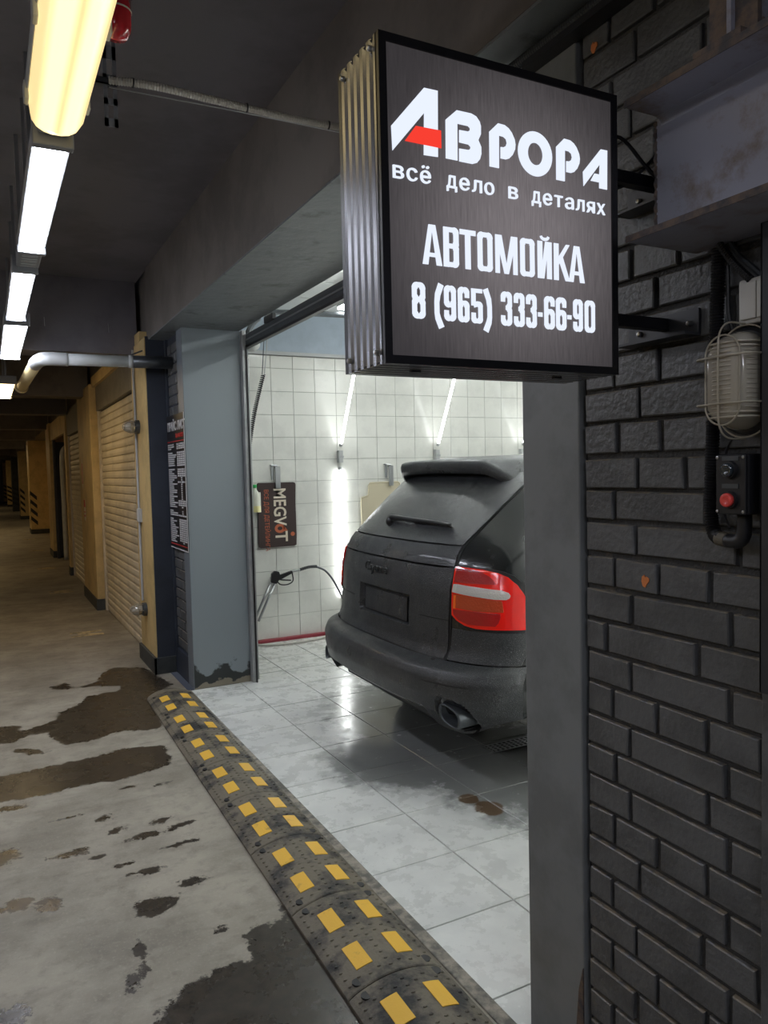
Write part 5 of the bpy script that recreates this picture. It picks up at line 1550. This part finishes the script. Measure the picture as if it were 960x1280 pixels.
# ------------------------------------------------------------------ things on the far tiled wall
YWL = 6.645
def wall_clip(x, z, label):
    t = thing('wall_clip', label, 'clip', (x, YWL, z), group='steel mat clips on the tiled wall')
    obj('clip_arm', B((-.024, .024, -.045, -.030, -.20, .0), (-.024, .024, -.045, 0, -.012, .0)), M['steel'], t, bevel=.003)
    obj('clip_back', B((-.050, -.030, -.012, 0, -.12, .012)), M['steel'], t, bevel=.002)
    obj('hook', tube([(-.055, 0, .012), (-.055, -.03, .012), (.0, -.035, .006)], .007, 8), M['steel'], t)
    return t
o = thing('floor_mat', 'dark brown cloth mat with cream and orange lettering hanging on the tiled wall', 'mat', (2.355, YWL, 1.17))
def sheet(P, y0, y1):
    bm = poly(P, y1 - y0, 'Y'); bmesh.ops.translate(bm, vec=(0, y0, 0), verts=bm.verts); return bm
P = [(-.182, .288), (-.17, .294), (.16, .294), (.182, .288), (.188, .27), (.182, .1), (.184, -.2), (.180, -.288), (.16, -.296), (-.165, -.300), (-.182, -.292), (-.186, -.25), (-.180, 0)]
obj('cloth', sheet(P, -.020, -.008), M['matbrown'], o)
DOWN = Matrix(((0, 1, 0, 0), (0, 0, -1, 0), (-1, 0, 0, 0), (0, 0, 0, 1)))
text('lettering', 'MEGV', .165, M['cream_print'], T(-.028, -.0212, .245) @ DOWN, o, bold=.003, xs=.80)
text('lettering', 'T', .165, M['cream_print'], T(-.020, -.0212, -.155) @ DOWN, o, bold=.003, xs=.95)
ob = ring_bm(.022, -.128, .050, .042, .024, .018, 24)
obj('orange_drop', ob, M['orange_print'], o).location = (0, -.0215, 0)
obj('orange_drop', poly([(.055, -.098), (.055, -.158), (.098, -.150)], .0012, 'Y'), M['orange_print'], o).location = (0, -.0215, 0)
obj('orange_dot', poly([(.145 + .020 * cos(a), -.185 + .020 * sin(a)) for a in [k * pi / 8 for k in range(16)]], .0012, 'Y'), M['orange_print'], o).location = (0, -.0215, 0)
text('lettering', 'ВСЕ ДЛЯ ДЕТЕЙЛИНГА', .058, M['orange_print'], T(-.12, -.0212, .235) @ DOWN, o, xs=.84)
wall_clip(2.365, 1.61, 'steel clip holding the dark brown lettered mat')
o = thing('floor_mat', 'beige rubber mat with stepped corner hanging on the tiled wall behind the car', 'mat', (3.44, YWL, 1.14))
P = [(-.225, .14), (-.215, .155), (-.16, .165), (-.145, .18), (-.14, .27), (-.125, .292), (.18, .296), (.205, .285), (.215, .2), (.22, -.26), (.19, -.30), (-.19, -.30), (-.22, -.27)]
obj('mat_sheet', sheet(P, -.018, -.008), M['beige'], o)
obj('raised_edge', tube([(a, -.018, b) for a, b in P + P[:2]], .008, 6), M['beige'], o, smooth=True)
wall_clip(3.54, 1.60, 'steel clip holding the beige rubber mat')
o = thing('spray_bottle', 'translucent spray bottle with green collar hanging beside the brown mat', 'bottle', (2.135, YWL - .05, 1.20))
obj('bottle_body', lathe([(0, 0), (.048, .002), (.052, .02), (.052, .13), (.045, .17), (.022, .205), (.018, .225)], 18), M['bottle'], o, smooth=True)
obj('liquid', lathe([(0, .002), (.0535, .004), (.0535, .06), (0, .061)], 18), M['liquid'], o)
obj('collar', lathe([(.022, .222), (.023, .25), (.018, .252)], 16), M['green'], o)
obj('trigger', B((-.06, .02, -.012, .012, .25, .275), (-.055, -.04, -.008, .008, .19, .255)), M['cream'], o, bevel=.003)
obj('trigger', B((.03, .055, -.012, .012, .0, .18)), M['cream'], o, bevel=.003)
# pressure washer gun
YG = 6.55
o = thing('pressure_washer_gun', 'black pressure washer gun with two steel lances and hose on the tiled wall', 'washer gun', (2.29, YG, .60))
def rel(x, z, y=0): return (x - 2.29, y, z - .60)
for dx in (0, .045):
    obj('lance', tube([rel(2.075 + dx, .22), rel(2.252 + dx * .9, .565)], .012, 10), M['steel'], o, smooth=True)
obj('gun_body', sheet([rel(2.245, .56)[::2], rel(2.255, .64)[::2], rel(2.285, .665)[::2], rel(2.325, .655)[::2], rel(2.335, .625)[::2], rel(2.45, .655)[::2], rel(2.46, .632)[::2], rel(2.36, .59)[::2], rel(2.32, .575)[::2], rel(2.30, .545)[::2]], -.018, .018), M['black'], o, bevel=.006)
obj('trigger_guard', tube(bez([rel(2.30, .575), rel(2.34, .535), rel(2.41, .530), rel(2.46, .56), rel(2.455, .635)], 6), .006, 8), M['black'], o)
obj('trigger', tube(bez([rel(2.31, .59), rel(2.36, .575), rel(2.44, .565)], 6), .007, 8), M['black'], o)
obj('coupling', tube([rel(2.45, .645), rel(2.53, .655)], .012, 10), M['steel'], o)
obj('hose_guard', corrugated([rel(2.53, .655), rel(2.62, .672), rel(2.70, .672)], .014, .014, 10), M['black'], o)
obj('hose', tube(bez([rel(2.69, .672), rel(2.79, .62), rel(2.88, .50), rel(2.96, .33), rel(3.02, .12), rel(3.2, .02)], 8), .0095, 8), M['dark_steel'], o, smooth=True)
obj('holder', B((-.02, .02, 0, .09, -.03, .0)), M['steel'], o, bevel=.003)
tag(obj('floor_hose', tube(bez([(2.05, 6.56, .016), (2.2, 6.45, .014), (2.5, 6.42, .014), (2.9, 6.52, .014), (3.4, 6.5, .014)], 10), .010, 8), M['pvc'], smooth=True), 'thin grey hose lying along the red skirting', 'hose')
# coiled cable, camera
bm = bmesh.new()
A_, B_ = Vector((2.215, 6.48, 2.42)), Vector((2.05, 6.50, 1.63))
pts = []
for i in range(46 * 8 + 1):
    s = i / (46 * 8); c = A_.lerp(B_, s) + Vector((-.02 * sin(pi * s), 0, 0)); a = 2 * pi * i / 8
    pts.append(c + Vector((cos(a) * .017, sin(a) * .017, 0)))
o = thing('coiled_cable', 'black spiral cable hanging from the door rail in front of the tiles', 'cable')
obj('coil', tube(pts, .0045, 5), M['black'], o)
obj('straight_cord', tube(bez([(2.27, 6.42, 3.04), (2.25, 6.44, 2.75), (2.225, 6.48, 2.42)], 8), .005, 6), M['plastic_grey'], o)
obj('straight_cord', tube(bez([(2.24, 6.42, 3.04), (2.22, 6.44, 2.75), (2.205, 6.48, 2.42)], 8), .004, 6), M['dark_steel'], o)
obj('tail', tube([B_ + Vector((.017, 0, 0)), (2.03, 6.52, 1.40), (2.04, 6.55, 1.2)], .004, 6), M['black'], o)
o = thing('dome_camera', 'small white round camera under the blue band at top left of the bay', 'camera', (2.17, 6.60, 2.70))
obj('dome', lathe([(.055, .03), (.055, -.03), (.04, -.06), (.018, -.075)], 20, 'Y'), M['white_wall'], o, smooth=True)
obj('camera_lens', lathe([(.018, -.072), (.020, -.080), (0, -.082)], 14, 'Y'), M['plastic_grey'], o)
# drain grate
o = thing('drain_grate', 'small steel slotted floor drain under the rear corner of the car', 'drain', (2.38, 3.33, 0.0))
obj('pit', B((0, .52, 0, .115, .0008, .0022)), M['trim_black'], o)
obj('rim', B((0, .52, 0, .008, .001, .006), (0, .52, .107, .115, .001, .006), (0, .008, 0, .115, .001, .006), (.512, .52, 0, .115, .001, .006)), M['steel'], o)
for k in range(16):
    obj('grate_bar', B((.022 + k * .031, .034 + k * .031, .006, .109, .002, .0055)), M['steel'], o)
for y in (.035, .058, .082):
    obj('cross_bar', B((.006, .514, y, y + .005, .002, .005)), M['steel'], o)
